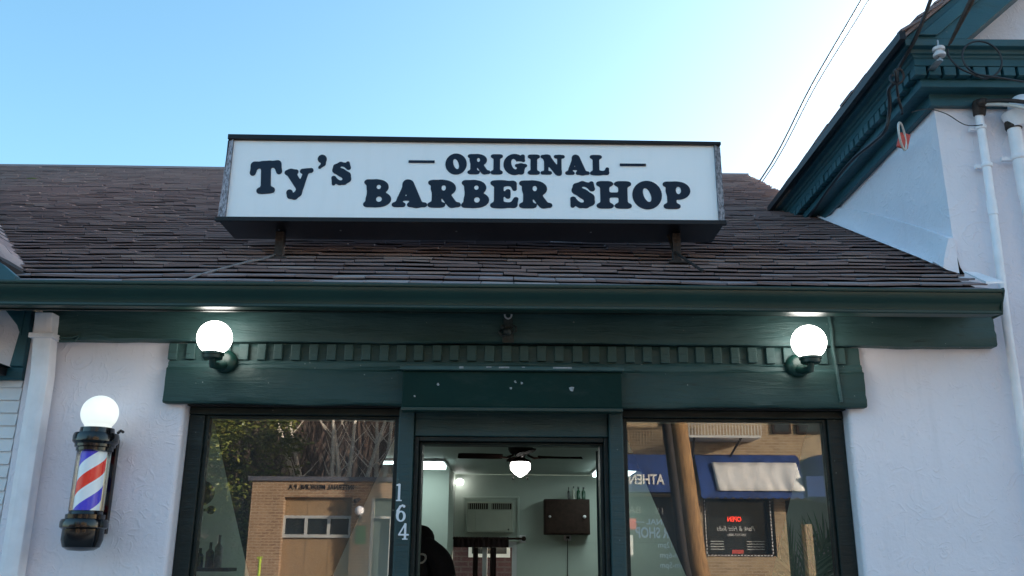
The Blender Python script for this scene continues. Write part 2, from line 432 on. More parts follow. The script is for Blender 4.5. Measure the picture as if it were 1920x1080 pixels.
def glyph(ch):
    if ch == 'I': return stem(.26), .54
    if ch == 'L': return U(stem(.26), cap(.26, .09, .72, .09, .085), cap(.72, .12, .755, .30, .085, .06)), .84
    if ch == 'O': return Sb(ell(.46, .5, .45, .53), ell(.46, .5, .135, .33, .27)), .96
    if ch == 'B': return Sb(U(stem(.24, .125, s0=.22, s1=.22), ell(.42, .74, .31, .27), ell(.46, .27, .36, .28), k=.05), ell(.45, .745, .09, .115), ell(.475, .275, .11, .13)), .86
    if ch == 'P': return Sb(U(stem(.25, .125), ell(.46, .68, .37, .33), k=.05), ell(.475, .69, .105, .185)), .86
    if ch == 'R': return Sb(U(stem(.25, .125), ell(.45, .715, .36, .295), cap(.50, .48, .72, .12, .13), cap(.74, .075, .90, .085, .075), k=.05), ell(.46, .725, .09, .14)), .98
    if ch == 'E': return U(stem(.25, .125, s0=.24, s1=.24), cap(.25, .915, .66, .915, .08), cap(.69, .90, .73, .70, .085, .05), cap(.3, .51, .5, .51, .065), cap(.53, .40, .53, .62, .055), cap(.25, .085, .7, .085, .085), cap(.71, .11, .775, .32, .09, .055), k=.06), .86
    if ch == 'A': return U(cap(.44, .92, .17, .1, .08, .07), cap(.46, .86, .74, .12, .155, .15), cap(.25, .31, .62, .31, .06), cap(.075, .072, .31, .072, .072), cap(.54, .072, .97, .072, .072), k=.06), 1.06
    if ch == 'N': return U(cap(.24, .1, .24, .9, .075), cap(.26, .86, .76, .10, .155, .14), cap(.82, .92, .82, .02, .075), cap(.08, .928, .34, .928, .072), cap(.08, .072, .40, .072, .072), cap(.67, .928, .97, .928, .072), k=.06), 1.06
    if ch == 'H': return U(stem(.26), stem(.84), bx(.26, .84, .42, .57)), 1.12
    if ch == 'G':
        d = Sb(ell(.48, .5, .47, .53), ell(.47, .52, .15, .33, .22), bx(.56, 1.2, .50, .69, .01))
        return U(d, cap(.58, .44, .95, .44, .065), cap(.76, .42, .76, .12, .13), cap(.84, .94, .86, .70, .07, .05), k=.04), 1.04
    if ch == 'S':
        return U(path([(.70, .72, .07), (.58, .87, .07), (.40, .925, .075), (.22, .82, .10), (.22, .67, .14), (.42, .53, .155), (.60, .38, .155), (.62, .22, .14), (.50, .09, .09), (.32, .08, .075), (.15, .20, .085), (.10, .33, .07)]), cap(.69, .95, .72, .72, .05, .055), cap(.09, .33, .08, .06, .055, .05), k=.03), .82
    if ch == 's':
        d, a = glyph('S'); f = .72
        return None, a * f
    if ch == 'T': return U(stem(.46, .135, s0=.27, s1=0), cap(.10, .90, .82, .90, .09), cap(.10, .88, .045, .66, .095, .075), cap(.82, .88, .875, .66, .095, .075), k=.07), .92
    if ch == 'y': return U(cap(.17, .63, .46, .10, .14, .13), cap(.74, .62, .42, -.18, .075, .10), path([(.42, -.16, .10), (.28, -.28, .10), (.12, -.24, .09), (.10, -.12, .10)]), cap(.03, .655, .36, .655, .072), cap(.60, .655, .92, .655, .072), k=.06), .92
    if ch == "'": return U(ell(.13, .92, .125, .125), path([(.20, .90, .06), (.19, .74, .045), (.07, .62, .03)]), k=.05), .30
    if ch == '1': return U(bx(.18, .32, .03, .97), cap(.10, .03, .40, .03, .035), cap(.10, .90, .25, .95, .045), k=.04), .5
    if ch == '6': return U(Sb(ell(.33, .31, .30, .32), ell(.33, .31, .14, .23)), path([(.10, .36, .075), (.13, .62, .08), (.26, .86, .06), (.42, .95, .045)]), ell(.50, .88, .085, .085), k=.03), .66
    if ch == '4': return U(cap(.44, .95, .05, .30, .045), cap(.05, .29, .66, .29, .05), bx(.38, .52, .03, .97), cap(.30, .03, .60, .03, .035), k=.03), .7
def contours(D):
    ny, nx = D.shape; segs = {}
    def ip(i, j, a, b):
        i2, j2 = i + (1 if a == 'y' else 0), j + (1 if a == 'x' else 0)
        t = D[i, j] / (D[i, j] - D[i2, j2]); return (GX[0, j] + (t * STEP if a == 'x' else 0), GY[i, 0] + (t * STEP if a == 'y' else 0))
    inside = D < 0
    act = np.argwhere((inside[:-1, :-1] != inside[1:, :-1]) | (inside[:-1, :-1] != inside[:-1, 1:]) | (inside[:-1, :-1] != inside[1:, 1:]) | (inside[1:, :-1] != inside[1:, 1:]))
    pts = {}
    for i, j in act:
        c = (inside[i, j], inside[i, j + 1], inside[i + 1, j + 1], inside[i + 1, j])
        E = [('x', i, j), ('y', i, j + 1), ('x', i + 1, j), ('y', i, j)]
        cr = []
        for k in range(4):
            if c[k] != c[(k + 1) % 4]:
                cr.append((k, c[k]))
                e = E[k]; pts[e] = ip(e[1], e[2], e[0], None)
        # segments from in->out edges to out->in edges
        ins = [k for k, a in cr if a]; outs = [k for k, a in cr if not a]
        for a_ in ins:
            b_ = min(outs, key=lambda q: (q - a_) % 4); segs[E[a_]] = E[b_]
    loops = []; seen = set()
    for s0 in list(segs):
        if s0 in seen: continue
        L = []; e = s0
        while e not in seen and e in segs:
            seen.add(e); L.append(pts[e]); e = segs[e]
        if len(L) > 8: loops.append(L)
    return loops
GL = {}
def glyph_loops(ch):
    if ch not in GL:
        if ch == 's': GL[ch] = ([[(x * .74, y * .74) for x, y in L] for L in glyph_loops('S')[0]], .82 * .74)
        else:
            d, a = glyph(ch); GL[ch] = (contours(d - (.0 if ch in '164' else .022)), a)
    return GL[ch]
def soft_word(name, chars, mat, parent, depth, y_face, place):
    """chars: list of glyphs with a place(ch_index, x, z)->(X,Z) mapping, standing on a wall that faces -Y"""
    cu = bpy.data.curves.new(name, 'CURVE'); cu.dimensions = '2D'; cu.fill_mode = 'BOTH'; cu.extrude = depth / 2
    for k, ch in enumerate(chars):
        for L in glyph_loops(ch)[0]:
            L = L[::2]; sp = cu.splines.new('POLY'); sp.points.add(len(L) - 1); sp.use_cyclic_u = True
            for q, (x, z) in zip(sp.points, L):
                X, Z = place(k, x, z); q.co = (X, Z, 0, 1)
    tmp = bpy.data.objects.new('tmp', cu); COL.objects.link(tmp)
    dg = bpy.context.evaluated_depsgraph_get(); dg.update()
    me = bpy.data.meshes.new_from_object(tmp.evaluated_get(dg)); bpy.data.objects.remove(tmp)
    for v in me.vertices: v.co = Vector((v.co.x, y_face - depth / 2 - v.co.z, v.co.y))
    me.name = name; ob = bpy.data.objects.new(name, me); COL.objects.link(ob); me.materials.clear(); me.materials.append(M[mat])
    finish(ob, me, parent, False); return ob
def line_word(name, word, x0, x1, zb, zt, mat, parent, y_face, depth=.004, gap=.03):
    adv = []; x = 0
    for ch in word:
        if ch == ' ': adv.append(x); x += .55; continue
        adv.append(x); x += glyph_loops(ch)[1] + gap
    tot = x - gap; chars = [c for c in word if c != ' ']; offs = [a for a, c in zip(adv, word) if c != ' ']
    sx = (x1 - x0) / tot; sz = zt - zb
    return soft_word(name, chars, mat, parent, depth, y_face, lambda k, gx, gz: (x0 + (offs[k] + gx) * sx, zb + gz * sz))

# ================================================================== SETTING
def setting(name, mat, fn):
    m = MB(); fn(m); o = m.build(name, mat); o['kind'] = 'structure'; return o
setting('ground', 'ground', lambda m: m.poly([(-400, -400, -.02), (400, -400, -.02), (400, 400, -.02), (-400, 400, -.02)]))
setting('road', 'asphalt', lambda m: m.poly([(-120, -13, -.012), (120, -13, -.012), (120, -4.9, -.012), (-120, -4.9, -.012)]))
setting('road_line', 'lime', lambda m: m.box(-120, 120, -9.05, -8.95, -.011, -.006)).data.materials[0] = plain('yellow_road_paint', (.45, .33, .05), .8)
setting('pavement', 'concrete', lambda m: m.box(-120, 120, -4.9, .4, -.3, .12))
setting('far_pavement', 'concrete', lambda m: m.box(-120, 120, -19.2, -13, -.3, .12))

# ================================================================== THE BARBER SHOP
shop = thing('shop_building', 'single storey white stucco shop with dark green beams and brown shingle roof', 'building', (0, 0, 0))
ZS = 2.745
# stucco piers (thick, so the returns beside the windows show)
def pier(x0, x1, zt, rl, rr):      # rounded only on the window side
    def arc(cx, sg): return [(cx + sg * .02 * math.sin(R(a)) - sg * .02, .02 - .02 * math.cos(R(a))) for a in (0, 22, 45, 68, 90)]
    pr = ([(x0, 0)] if not rl else arc(x0, -1)[::-1]) + ([(x1, 0)] if not rr else arc(x1, 1)) + [(x1, .24), (x0, .24)]
    m = MB(); m.hexa([(a, b, 0) for a, b in pr], [(a, b, zt) for a, b in pr]); return m.build('stucco_pier', 'stucco', shop)
pier(-2.405, -1.60, 2.74, False, True); pier(1.652, 2.2868, 2.79, True, False)
m = MB(); m.box(-1.598, 1.650, .03, .24, .12, .62); m.build('stall_riser', 'stucco', shop, bevel=.01)
m = MB(); m.box(-1.598, 1.650, .03, .24, 2.275, 2.74); m.build('lintel_wall', 'deck', shop)
# beams
m = MB(); rough_board(m, -2.335, 2.398, -.062, -.002, 2.578, ZS, 90, .007, lambda f: .004 * math.sin(math.pi * f), 1)
m.build('eave_beam', 'beam', shop, smooth=True)
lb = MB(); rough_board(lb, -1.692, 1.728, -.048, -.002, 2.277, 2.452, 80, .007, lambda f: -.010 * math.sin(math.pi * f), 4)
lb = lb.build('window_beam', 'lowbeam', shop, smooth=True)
m = MB(); rough_board(m, -1.690, 1.726, -.022, -.001, 2.440, 2.577, 60, .003, None, 9); m.build('dentil_board', 'beam', lb, smooth=True)
m = MB(); rough_board(m, -1.691, 1.727, -.036, -.019, 2.440, 2.488, 80, .006, None, 12); m.build('ledge_board', 'beam', lb, smooth=True)
for k in range(39):
    x = -1.672 + k * .0868 + random.uniform(-.003, .003); ww = .046 + random.uniform(-.003, .003); t_ = random.uniform(-.012, .012)
    zb = 2.492 + random.uniform(-.004, .003)
    mm = Matrix.Translation((x, 0, 2.53)) @ Matrix.Rotation(t_, 4, 'Y')
    if x > 1.70: continue
    MB().box(-ww / 2, ww / 2, -.044, -.023, zb - 2.53, .042, mm).build('dentil', 'beam', lb, bevel=.004)
m = MB(); m.tube([(1.578, -.068, 2.74), (1.583, -.070, 2.66), (1.580, -.070, 2.585), (1.583, -.062, 2.56), (1.592, -.06, 2.46), (1.600, -.058, 2.30)], .009, 8)
m.build('painted_cable', 'beam', shop, smooth=True)
# soffit + fascia + gutter
box('soffit', 'dark', shop, -2.40, 2.30, -.33, 0.02, 2.748, 2.765, 0)
box('fascia', 'dark', shop, -3.4, 2.22, -.335, -.315, 2.66, 2.775, 0)
gp = [(-.322, 2.772), (-.330, 2.772), (-.331, 2.70), (-.331, 2.664), (-.400, 2.657), (-.414, 2.657), (-.419, 2.662), (-.419, 2.671), (-.413, 2.675), (-.416, 2.692), (-.427, 2.708),
      (-.441, 2.722), (-.447, 2.735), (-.448, 2.748), (-.456, 2.750), (-.459, 2.757), (-.457, 2.766), (-.447, 2.769), (-.437, 2.766), (-.437, 2.75), (-.408, 2.69), (-.400, 2.668), (-.340, 2.672), (-.336, 2.764)]
m = MB(); nx = 40; rings = []
for i in range(nx + 1):
    x = -3.4 + (2.238 + 3.4) * i / nx; dz = .004 * noise.noise(Vector((x * .8, 2, 3))) - .006 * (x + .5) / 3
    rings.append([Vector((x, y, z + dz)) for y, z in gp])
m.sweep(rings); g = m.build('gutter', 'gut', shop, smooth=True)
m = MB(); m.prism([(-.328, 2.774), (-.331, 2.655), (-.414, 2.655), (-.420, 2.672), (-.430, 2.706), (-.449, 2.735), (-.460, 2.757), (-.456, 2.770)], lambda p: (2.2385, p[0], p[1] - .006), lambda p: (2.246, p[0], p[1] - .006))
m.build('end_cap', 'gut', g)
# downspout with strap
m = MB(); pr = []
for x, y, z in ((-2.290, -.10, 2.70), (-2.290, -.085, 2.60), (-2.286, -.06, 2.40), (-2.280, -.06, 1.6), (-2.27, -.06, .15)):
    hw = .044; pr.append([Vector((x + sx * hw, y + sy * .035, z)) for sx, sy in ((-1, -1), (-.4, -1.12), (.4, -1.12), (1, -1), (1, 1), (-1, 1))])
m.sweep(pr); ds = m.build('downspout', 'white', shop, bevel=.004)
m = MB(); m.box(-2.348, -2.228, -.135, -.03, 2.575, 2.60); m.build('strap', 'white', ds, bevel=.003)
m = MB(); m.tube([(-2.225, -.07, 2.59), (-2.17, -.072, 2.588), (-2.13, -.07, 2.60), (-2.15, -.07, 2.575), (-2.225, -.07, 2.572)], .008, 6); m.build('bracket', 'beam', ds, smooth=True)

# roof ---------------------------------------------------------------
def shingles(m, org, ud, vd, rows, span, seed, w0=.2, ex=None, thick=.009, wb=1.):
    """courses of overlapping tabs; span(v) -> (u0,u1)"""
    rnd = random.Random(seed); org = Vector(org); ud = Vector(ud); vd = Vector(vd); nd = ud.cross(vd).normalized()
    v = 0.
    for r in range(rows):
        e = ex(r) if ex else .135
        u0, u1 = span(v); u = u0 - rnd.uniform(0, w0)
        while u < u1:
            wd = w0 * rnd.uniform(.7, 1.35); a, b = max(u, u0), min(u + wd, u1) - .005
            if b - a > .02:
                t = thick * rnd.uniform(.8, 1.5)
                def P3(uu, vv, nn):
                    wob = wb * .018 * noise.noise(Vector((uu * 1.1, r * .55, seed))) + .009 * noise.noise(Vector((uu * 5, r * 2.7, seed + 4)))
                    sg = .03 * noise.noise(Vector((uu * .35, vv * .35, seed + 9)))
                    return org + ud * uu + vd * (vv + wob) + nd * (nn + sg + .005 * noise.noise(Vector((uu * 3, vv * 3, 7))))
                jj = rnd.uniform(-.009, .006); j0, j1 = jj + rnd.uniform(-.004, .004), jj + rnd.uniform(-.004, .004); l0, l1 = rnd.uniform(0, .005), rnd.uniform(0, .005)
                top = [P3(a, v + j0, t + l0 + .013), P3(b, v + j1, t + l1 + .013), P3(b, v + e + .03, .001), P3(a, v + e + .03, .001)]
                bot = [P3(a, v + j0, l0 + .013), P3(b, v + j1, l1 + .013), P3(b, v + e + .03, -.012), P3(a, v + e + .03, -.012)]
                m.hexa(bot, top)
            u += wd
        v += e
SL = .552; ln = math.hypot(1, SL); VD = Vector((0, 1 / ln, SL / ln))
org = Vector((0, -.375, 2.972 - SL * .375))
def main_span(v):
    y = -.375 + v / ln * 1.0
    # right: along the tall wall, then its eave, then the hip
    if y < 1.75: r = 2.284
    elif y < 2.9: r = 2.285 + (y - 1.75) * .16
    else: r = 2.47 + (y - 2.9) * .104
    return -7.4, r
def ridge_y(x): return 5.06 + max(0, (2.7 - x)) * .058
m = MB(); shingles(m, org, (1, 0, 0), VD, 68, main_span, 3, w0=.20, ex=lambda r: .125 if r < 2 else .096)
bmesh.ops.delete(m.bm, geom=[v for v in m.bm.verts if v.co.y > ridge_y(v.co.x) + .02], context='VERTS')
roof = m.build('roof', 'shingle', shop)
m = MB(); rr = []
for i in range(30):
    x = -7.4 + 10.08 * i / 29; y = ridge_y(x); z = 2.972 + SL * y + .012 * noise.noise(Vector((x * .5, 1, 1)))
    rr.append([Vector((x, y - .16, z - .07)), Vector((x, y - .15, z - .04)), Vector((x, y, z + .02)), Vector((x, y + .15, z - .06)), Vector((x, y + .15, z - .1))])
m.sweep(rr); m.build('ridge_cap', 'shingle', roof)
m = MB()
def rz(y): return 2.972 + SL * y - .025
m.hexa([(-7.4, -.36, rz(-.36) - .04), (2.27, -.36, rz(-.36) - .04), (2.27, 2.0, rz(2.0) - .04), (2.6, 5.1, rz(5.1) - .04), (-7.4, 5.6, rz(5.6) - .04)],
       [(-7.4, -.36, rz(-.36)), (2.27, -.36, rz(-.36)), (2.27, 2.0, rz(2.0)), (2.6, 5.1, rz(5.1)), (-7.4, 5.6, rz(5.6))])
m.hexa([(-7.4, 5.62, 6.02), (2.6, 5.12, 5.74), (2.6, 9, 3.2), (-7.4, 9, 3.2)], [(-7.4, 5.62, 5.98), (2.6, 5.12, 5.70), (2.6, 9, 3.16), (-7.4, 9, 3.16)])
m.hexa([(2.45, 2.9, 4.50), (2.66, 5.1, 5.72), (5.0, 7.2, 3.2), (4.6, 2.9, 3.0)], [(2.45, 2.9, 4.47), (2.66, 5.1, 5.69), (5.0, 7.2, 3.17), (4.6, 2.9, 2.97)])
m.build('roof_deck', 'deck', roof)
# metal step flashing against the tall white wall
fl = MB(); pts = []
for i in range(13):
    y = -.02 + i * (1.78 / 12); z = 2.972 + SL * y; wv = .006 * noise.noise(Vector((y * 4, 2, 2)))
    flare = .05 * max(0, 1 - i / 2.0)
    hgt = .20 - .10 * (i / 12) ** 3
    pts.append([Vector((2.236 - flare * .3, y, z + .030)), Vector((2.255 - flare + wv, y, z + .042)), Vector((2.276 - flare + wv, y, z + hgt * .6)), Vector((2.274 - flare * .4 + wv, y, z + hgt)), Vector((2.284, y, z + hgt + .004)), Vector((2.284, y, z + .01))])
fl.sweep(pts); fl.build('flashing', 'stucco', roof, smooth=True)
m = MB(); m.hexa([(2.255, -.30, 2.83), (2.36, -.27, 2.845), (2.36, -.05, 2.96), (2.29, -.05, 2.965)], [(2.255, -.30, 2.842), (2.36, -.27, 2.852), (2.36, -.05, 2.968), (2.29, -.05, 2.975)]); m.build('corner_flashing', 'white', roof)
m = MB(); gp_ = [(2.284, 3.135), (2.292, 3.06), (2.300, 3.01), (2.318, 2.972), (2.286, 2.962)]; m.hexa([(a, -.006, b) for a, b in gp_], [(a, -.001, b) for a, b in gp_]); m.build('flashing_gap', 'matte', roof)
# little moss tufts
for (x, y, s_) in ((-1.98, 2.02, .035), (-2.0, .62, .02), (-4.9, 4.0, .04), (-1.5, .35, .015)):
    mt = MB(); mt.sphere((x, y, 2.972 + SL * y + .012), s_, 8, 5, (1.6, .9, .35))
    mt.build('moss', NT('moss_green').done((.10, .12, .02), .95), roof, smooth=True)

# windows ------------------------------------------------------------
YG = .12
def shop_window(x0, x1, stile_l, stile_r):
    fr = MB()
    fr.box(x0, x1, .07, .15, 2.236, 2.274); fr.box(x0, x1, .07, .15, .62, .70)
    fr.box(x0, x0 + stile_l, .075, .15, .70, 2.236); fr.box(x1 - stile_r, x1, .075, .15, .70, 2.236)
    f = fr.build('shop_window', 'dark', shop, bevel=.005)
    a, b = x0 + stile_l, x1 - stile_r
    st = MB()
    st.box(a, a + .018, .095, .135, .70, 2.236); st.box(b - .018, b, .095, .135, .70, 2.236); st.box(a + .018, b - .018, .095, .135, 2.223, 2.236)
    st.build('glazing_bead', 'dark', f, bevel=.003)
    g = MB(); g.poly([(a, YG, .70), (b, YG, .70), (b, YG, 2.236), (a, YG, 2.236)])
    g.build('pane', 'glass', f, recalc=False)
    return f
shop_window(-1.598, -.550, .078, .010)
shop_window(.549, 1.650, .010, .080)
# door surround ------------------------------------------------------
m = MB(); m.box(-.549, -.474, .02, .17, .12, 2.274); m.build('door_post', 'post', shop, bevel=.006)
m = MB(); m.box(.478, .548, .02, .17, .12, 2.274); m.build('door_post', 'post', shop, bevel=.006)
m = MB(); m.box(-.473, .477, .045, .17, 2.135, 2.274); m.build('door_head', 'post', shop, bevel=.005)
m = MB()
m.box(-.473, -.452, .06, .165, .12, 2.134); m.box(.456, .477, .06, .165, .12, 2.134); m.box(-.451, .455, .06, .165, 2.112, 2.134)
m.box(-.451, -.438, .10, .20, .12, 2.111); m.box(.440, .455, .10, .20, .12, 2.111); m.box(-.437, .439, .10, .20, 2.100, 2.111)
m.build('door_jamb', 'dark', shop, bevel=.003)
box('door_step', 'concrete', shop, -.6, .6, -.25, .2, .121, .148, .006)
# door leaf, swung right back into the shop behind the right window
hx, hy = .452, .215; ang = R(150); dd = Vector((-math.cos(ang), math.sin(ang), 0)); nn = Vector((-dd.y, dd.x, 0))
DM = Matrix.Translation((hx, hy, 0)) @ Matrix(((dd.x, nn.x, 0, 0), (dd.y, nn.y, 0, 0), (0, 0, 1, 0), (0, 0, 0, 1)))
m = MB(); W_ = .88
m.box(0, .075, 0, .04, .16, 2.09, DM); m.box(W_ - .075, W_, 0, .04, .16, 2.09, DM); m.box(.075, W_ - .075, 0, .04, 2.0, 2.09, DM); m.box(.075, W_ - .075, 0, .04, .16, .40, DM)
door = m.build('shop_door', 'dark', shop, bevel=.004)
g = MB(); g.poly([DM @ Vector(p) for p in ((.075, .02, .40), (W_ - .075, .02, .40), (W_ - .075, .02, 2.0), (.075, .02, 2.0))]); g.build('door_pane', glass_mat('door_glass', 1.3, .8, (.95, .96, .95)), door)
m = MB(); m.tube([DM @ Vector(p) for p in ((W_ - .04, -.0, 1.0), (W_ - .04, -.06, 1.0), (W_ - .04, -.06, 1.25), (W_ - .04, 0, 1.25))], .012); m.build('door_handle', 'steel', door, smooth=True)
decal = emit('door_decal_white', (.40, .52, .62), .12); M['decal'] = decal
xd = dd * -1     # reads correctly from the door's outer face, so mirrored from the street
def dt(txt, z, h, off=.44, w_=None, bold=.0):
    o = DM @ Vector((off, .026, z)); text_obj('lettering', txt, 'decal', door, o, -dd, (0, 0, 1), w_, h, .001, 0, bold)
dt('\u2014 ORIGINAL \u2014', 1.733, .028, .43, .40, .02); dt('BARBER SHOP', 1.665, .055, .43, .40, .02)
dt('9am-12pm', 1.610, .036, .47, .19); dt('9am-6pm', 1.560, .036, .47, .175); dt('7am-5pm', 1.510, .036, .47, .175)
# house number
for ch, (x, z, h) in zip('164', ((-.533, 1.863, .082), (-.520, 1.767, .080), (-.504, 1.683, .076))):
    wd = glyph_loops(ch)[1] * h * .95
    soft_word('house_number', [ch], 'numeral', shop, .004, .0198, lambda k, gx, gz: (x - wd / 2 + gx * h * .95, z - h / 2 + gz * h))
# painted shutter box above the door
m = MB(); m.box(-.522, .530, -.125, -.055, 2.250, 2.425); b_ = m.build('shutter_box', 'box', shop, bevel=.005)
m = MB(); m.box(-.532, .540, -.150, -.052, 2.426, 2.446); m.build('box_lid', 'beam', b_, bevel=.004)
m = MB(); m.box(-.522, .530, -.138, -.056, 2.232, 2.2495); m.build('bottom_rail', 'gut', b_, bevel=.003)
for x, y, ww in ((-.06, -.151, .05), (-.25, -.151, .02), (.20, -.151, .09), (.05, -.151, .015), (-.12, -.151, .025)):
    m = MB(); m.box(x, x + ww, y, y + .001, 2.437 + random.uniform(-.004, .002), 2.4435); m.build('paint_chip', 'chip', b_)
for x, z in ((.29, 2.34), (-.35, 2.36), (-.46, 2.30), (.0, 2.345), (.02, 2.375), (.05, 2.37)):
    r_ = .016 if x == .29 else .007; a = random.uniform(0, 6.28); m = MB(); c_ = Vector((x, -.1262, z))
    m.poly([c_ + r_ * random.uniform(.35, 1.2) * Vector((math.cos(a + q * .9), 0, math.sin(a + q * .9))) for q in range(7)]); m.build('paint_chip', 'chip', b_)

# interior shell -----------------------------------------------------
box('shop_floor', 'wood', shop, -2.3, 2.2, .24, 5.75, .10, .15, 0)
box('ceiling', 'ceil', shop, -2.36, 2.27, .245, 5.72, 2.41, 2.45, 0)
box('interior_wall', 'inwall', shop, -2.36, -2.28, .245, 5.70, .15, 2.408, 0)
box('interior_wall', 'inwall', shop, 2.19, 2.27, .245, 5.70, .15, 2.408, 0)
box('interior_wall', 'inwall', shop, -2.278, -.62, 4.75, 5.69, .15, 2.408, 0)
m = MB()        # back wall with a window opening under the air conditioner
m.box(-.618, 2.188, 5.70, 5.80, 1.69, 2.408); m.box(.075, 2.188, 5.70, 5.80, .15, 1.689); m.box(-.618, .074, 5.70, 5.80, .15, .9)
m.build('interior_wall', 'inwall', shop)
m = MB(); m.box(-.617, .073, 5.70, 5.76, 1.63, 1.688); m.box(.02, .073, 5.70, 5.76, .92, 1.63); m.box(-.30, -.25, 5.70, 5.76, .92, 1.63)
wf = m.build('back_window', 'siding', shop)
m = MB(); m.poly([(-.617, 5.74, .92), (.02, 5.74, .92), (.02, 5.74, 1.63), (-.617, 5.74, 1.63)]); m.build('pane', glass_mat('back_glass', 1.3, 1), wf)
m = MB(); m.box(.585, .665, 5.685, 5.699, 1.705, 1.765); oo = m.build('socket', 'white', shop, bevel=.004)
m = MB(); m.box(.61, .645, 5.66, 5.684, 1.725, 1.752); m.tube([(.625, 5.675, 1.72), (.625, 5.688, 1.5), (.62, 5.688, 1.2)], .004, 5); m.build('plug', 'black', oo)
m = MB(); m.box(.10, .17, 5.69, 5.699, 1.68, 1.76); m.build('socket', 'white', shop, bevel=.004)
m = MB(); m.box(-.53, -.505, 5.68, 5.699, 1.735, 2.17); m.box(.075, .10, 5.68, 5.699, 1.735, 2.17); m.box(-.505, .075, 5.68, 5.699, 2.145, 2.17); m.build('window_casing', 'inwall', shop, bevel=.003)

# ================================================================== ROOF SIGN
sg = thing('roof_sign', 'long white box sign with black rounded lettering standing on the shingle roof', 'sign', (-.216, .14, 3.0))
m = MB(); m.box(-1.535, 1.103, .012, .285, 3.236, 3.705); m.build('cabinet', 'signcab', sg, bevel=.004)
m = MB(); m.poly([(-1.497, .004, 3.257), (1.076, .004, 3.257), (1.076, .004, 3.690), (-1.497, .004, 3.698)]); fm = m.build('sign_face', 'signface', sg)
m = MB(); m.hexa([(-1.548, -.012, 3.232), (1.115, -.012, 3.232), (1.115, .012, 3.232), (-1.548, .012, 3.232)], [(-1.548, -.012, 3.256), (1.115, -.012, 3.256), (1.115, .012, 3.256), (-1.548, .012, 3.256)])
m.box(-1.548, 1.115, -.0165, -.012, 3.230, 3.239)
m.hexa([(-1.528, -.014, 3.700), (1.112, -.014, 3.686), (1.112, .02, 3.686), (-1.528, .02, 3.700)], [(-1.528, -.014, 3.728), (1.112, -.014, 3.704), (1.112, .02, 3.704), (-1.528, .02, 3.728)])
m.build('sign_rail', 'signcab', sg, bevel=.002)
galv = NT('weathered_galvanised'); gz = galv.noise(70, galv.pos((1, 1, .6)), 4, .7); M['galv'] = galv.done(galv.ramp(gz, [(.38, (.05, .055, .07)), (.6, (.34, .35, .40))]), .45, galv.bump(gz, .3, .003), .35)
for xa, xb, zt in ((-1.548, -1.498, 3.70), (1.077, 1.115, 3.685)):
    m = MB(); o_, i_ = (xa, xb) if xa < 0 else (xb, xa)
    m.hexa([(o_, .02, 3.2565), (i_, -.013, 3.2565), (i_, .004, 3.2565), (o_, .03, 3.2565)], [(o_ * .991 if xa < 0 else o_, .02, zt), (i_, -.013, zt), (i_, .004, zt), (o_ * .991 if xa < 0 else o_, .03, zt)])
    m.build('sign_stile', 'galv', sg)
line_word('lettering', 'BARBER', -.785, .206, 3.324, 3.472, 'letter', sg, .003, .0015)
line_word('lettering', 'SHOP', .302, .938, 3.326, 3.472, 'letter', sg, .003, .0015)
line_word('lettering', 'ORIGINAL', -.358, .512, 3.514, 3.624, 'letter', sg, .003, .0015)
m = MB(); m.box(-.556, -.417, -.001, .003, 3.574, 3.588); m.build('dash', 'letter', sg)
m = MB(); m.box(.569, .708, -.001, .003, 3.564, 3.578); m.build('dash', 'letter', sg)
TB = ((-1.394, -1.222, 3.384, 3.586, 4), (-1.205, -1.050, 3.352, 3.548, 6), (-1.041, -.992, 3.535, 3.618, 0), (-.964, -.857, 3.437, 3.583, 6))
def tys(k, gx, gz):
    L = [p for q in glyph_loops("Ty's"[k])[0] for p in q]; a0 = min(p[0] for p in L); a1 = max(p[0] for p in L); b0 = min(p[1] for p in L); b1 = max(p[1] for p in L)
    x0, x1, z0, z1, a = TB[k]; t = math.tan(R(a)); dz = (x1 - x0) * t
    X = x0 + (x1 - x0) * (gx - a0) / (a1 - a0)
    Z = z0 + dz * .5 + (z1 - z0 - dz) * (gz - b0) / (b1 - b0) + (X - (x0 + x1) / 2) * t
    return X - (Z - (z0 + z1) / 2) * t, Z
soft_word('lettering', list("Ty's"), 'letter', sg, .0015, .003, tys)
for x0, x1, y0 in ((-1.272, -1.226, .15), (.856, .900, .13)):
    m = MB(); zr = 2.972 + SL * y0
    m.box(x0, x1, y0, y0 + .045, zr - .02, 3.236); m.box(x0 - .03, x1 + .03, y0 - .035, y0 + .07, zr + .012, zr + .026); m.build('sign_leg', 'rust', sg, bevel=.003)
m = MB(); m.tube([(.84, .17, 3.236), (.862, .15, 3.14), (.93, -.06, 2.985), (.955, -.13, 2.935)], .008, 6); m.build('stay', 'rust', sg, smooth=True)
for x in (-1.25, -.92, -.30, .42):
    m = MB(); m.sphere((x, .13, 3.2352), .006, 8, 6, (1, 1, .5)); m.build('screw', 'steel', sg, smooth=True)
m = MB()
for k in range(9):
    m.sphere((-1.29 + .01 * k, .165 + .03 * math.sin(k * 2.1), 3.08 + .012 * math.sin(k * 1.3)), .02 + .004 * math.sin(k * 3), 7, 5, (1.2, 1, .7))
m.build('mastic', 'rust', sg, smooth=True)
m = MB(); q = [(-1.262, .14, 3.085), (-1.30, .06, 3.035), (-1.36, .0, 3.0), (-1.42, -.1, 2.94), (-1.46, -.19, 2.89), (-1.50, -.30, 2.83), (-1.52, -.38, 2.78)]
m.tube([(a, b, c + .012) for a, b, c in q], .006, 6); cb = m.build('sign_cable', plain('grey_cable', (.24, .22, .22), .7), None, smooth=True); tag(cb, 'thin grey cable running down the shingles from the left sign leg', 'cable')

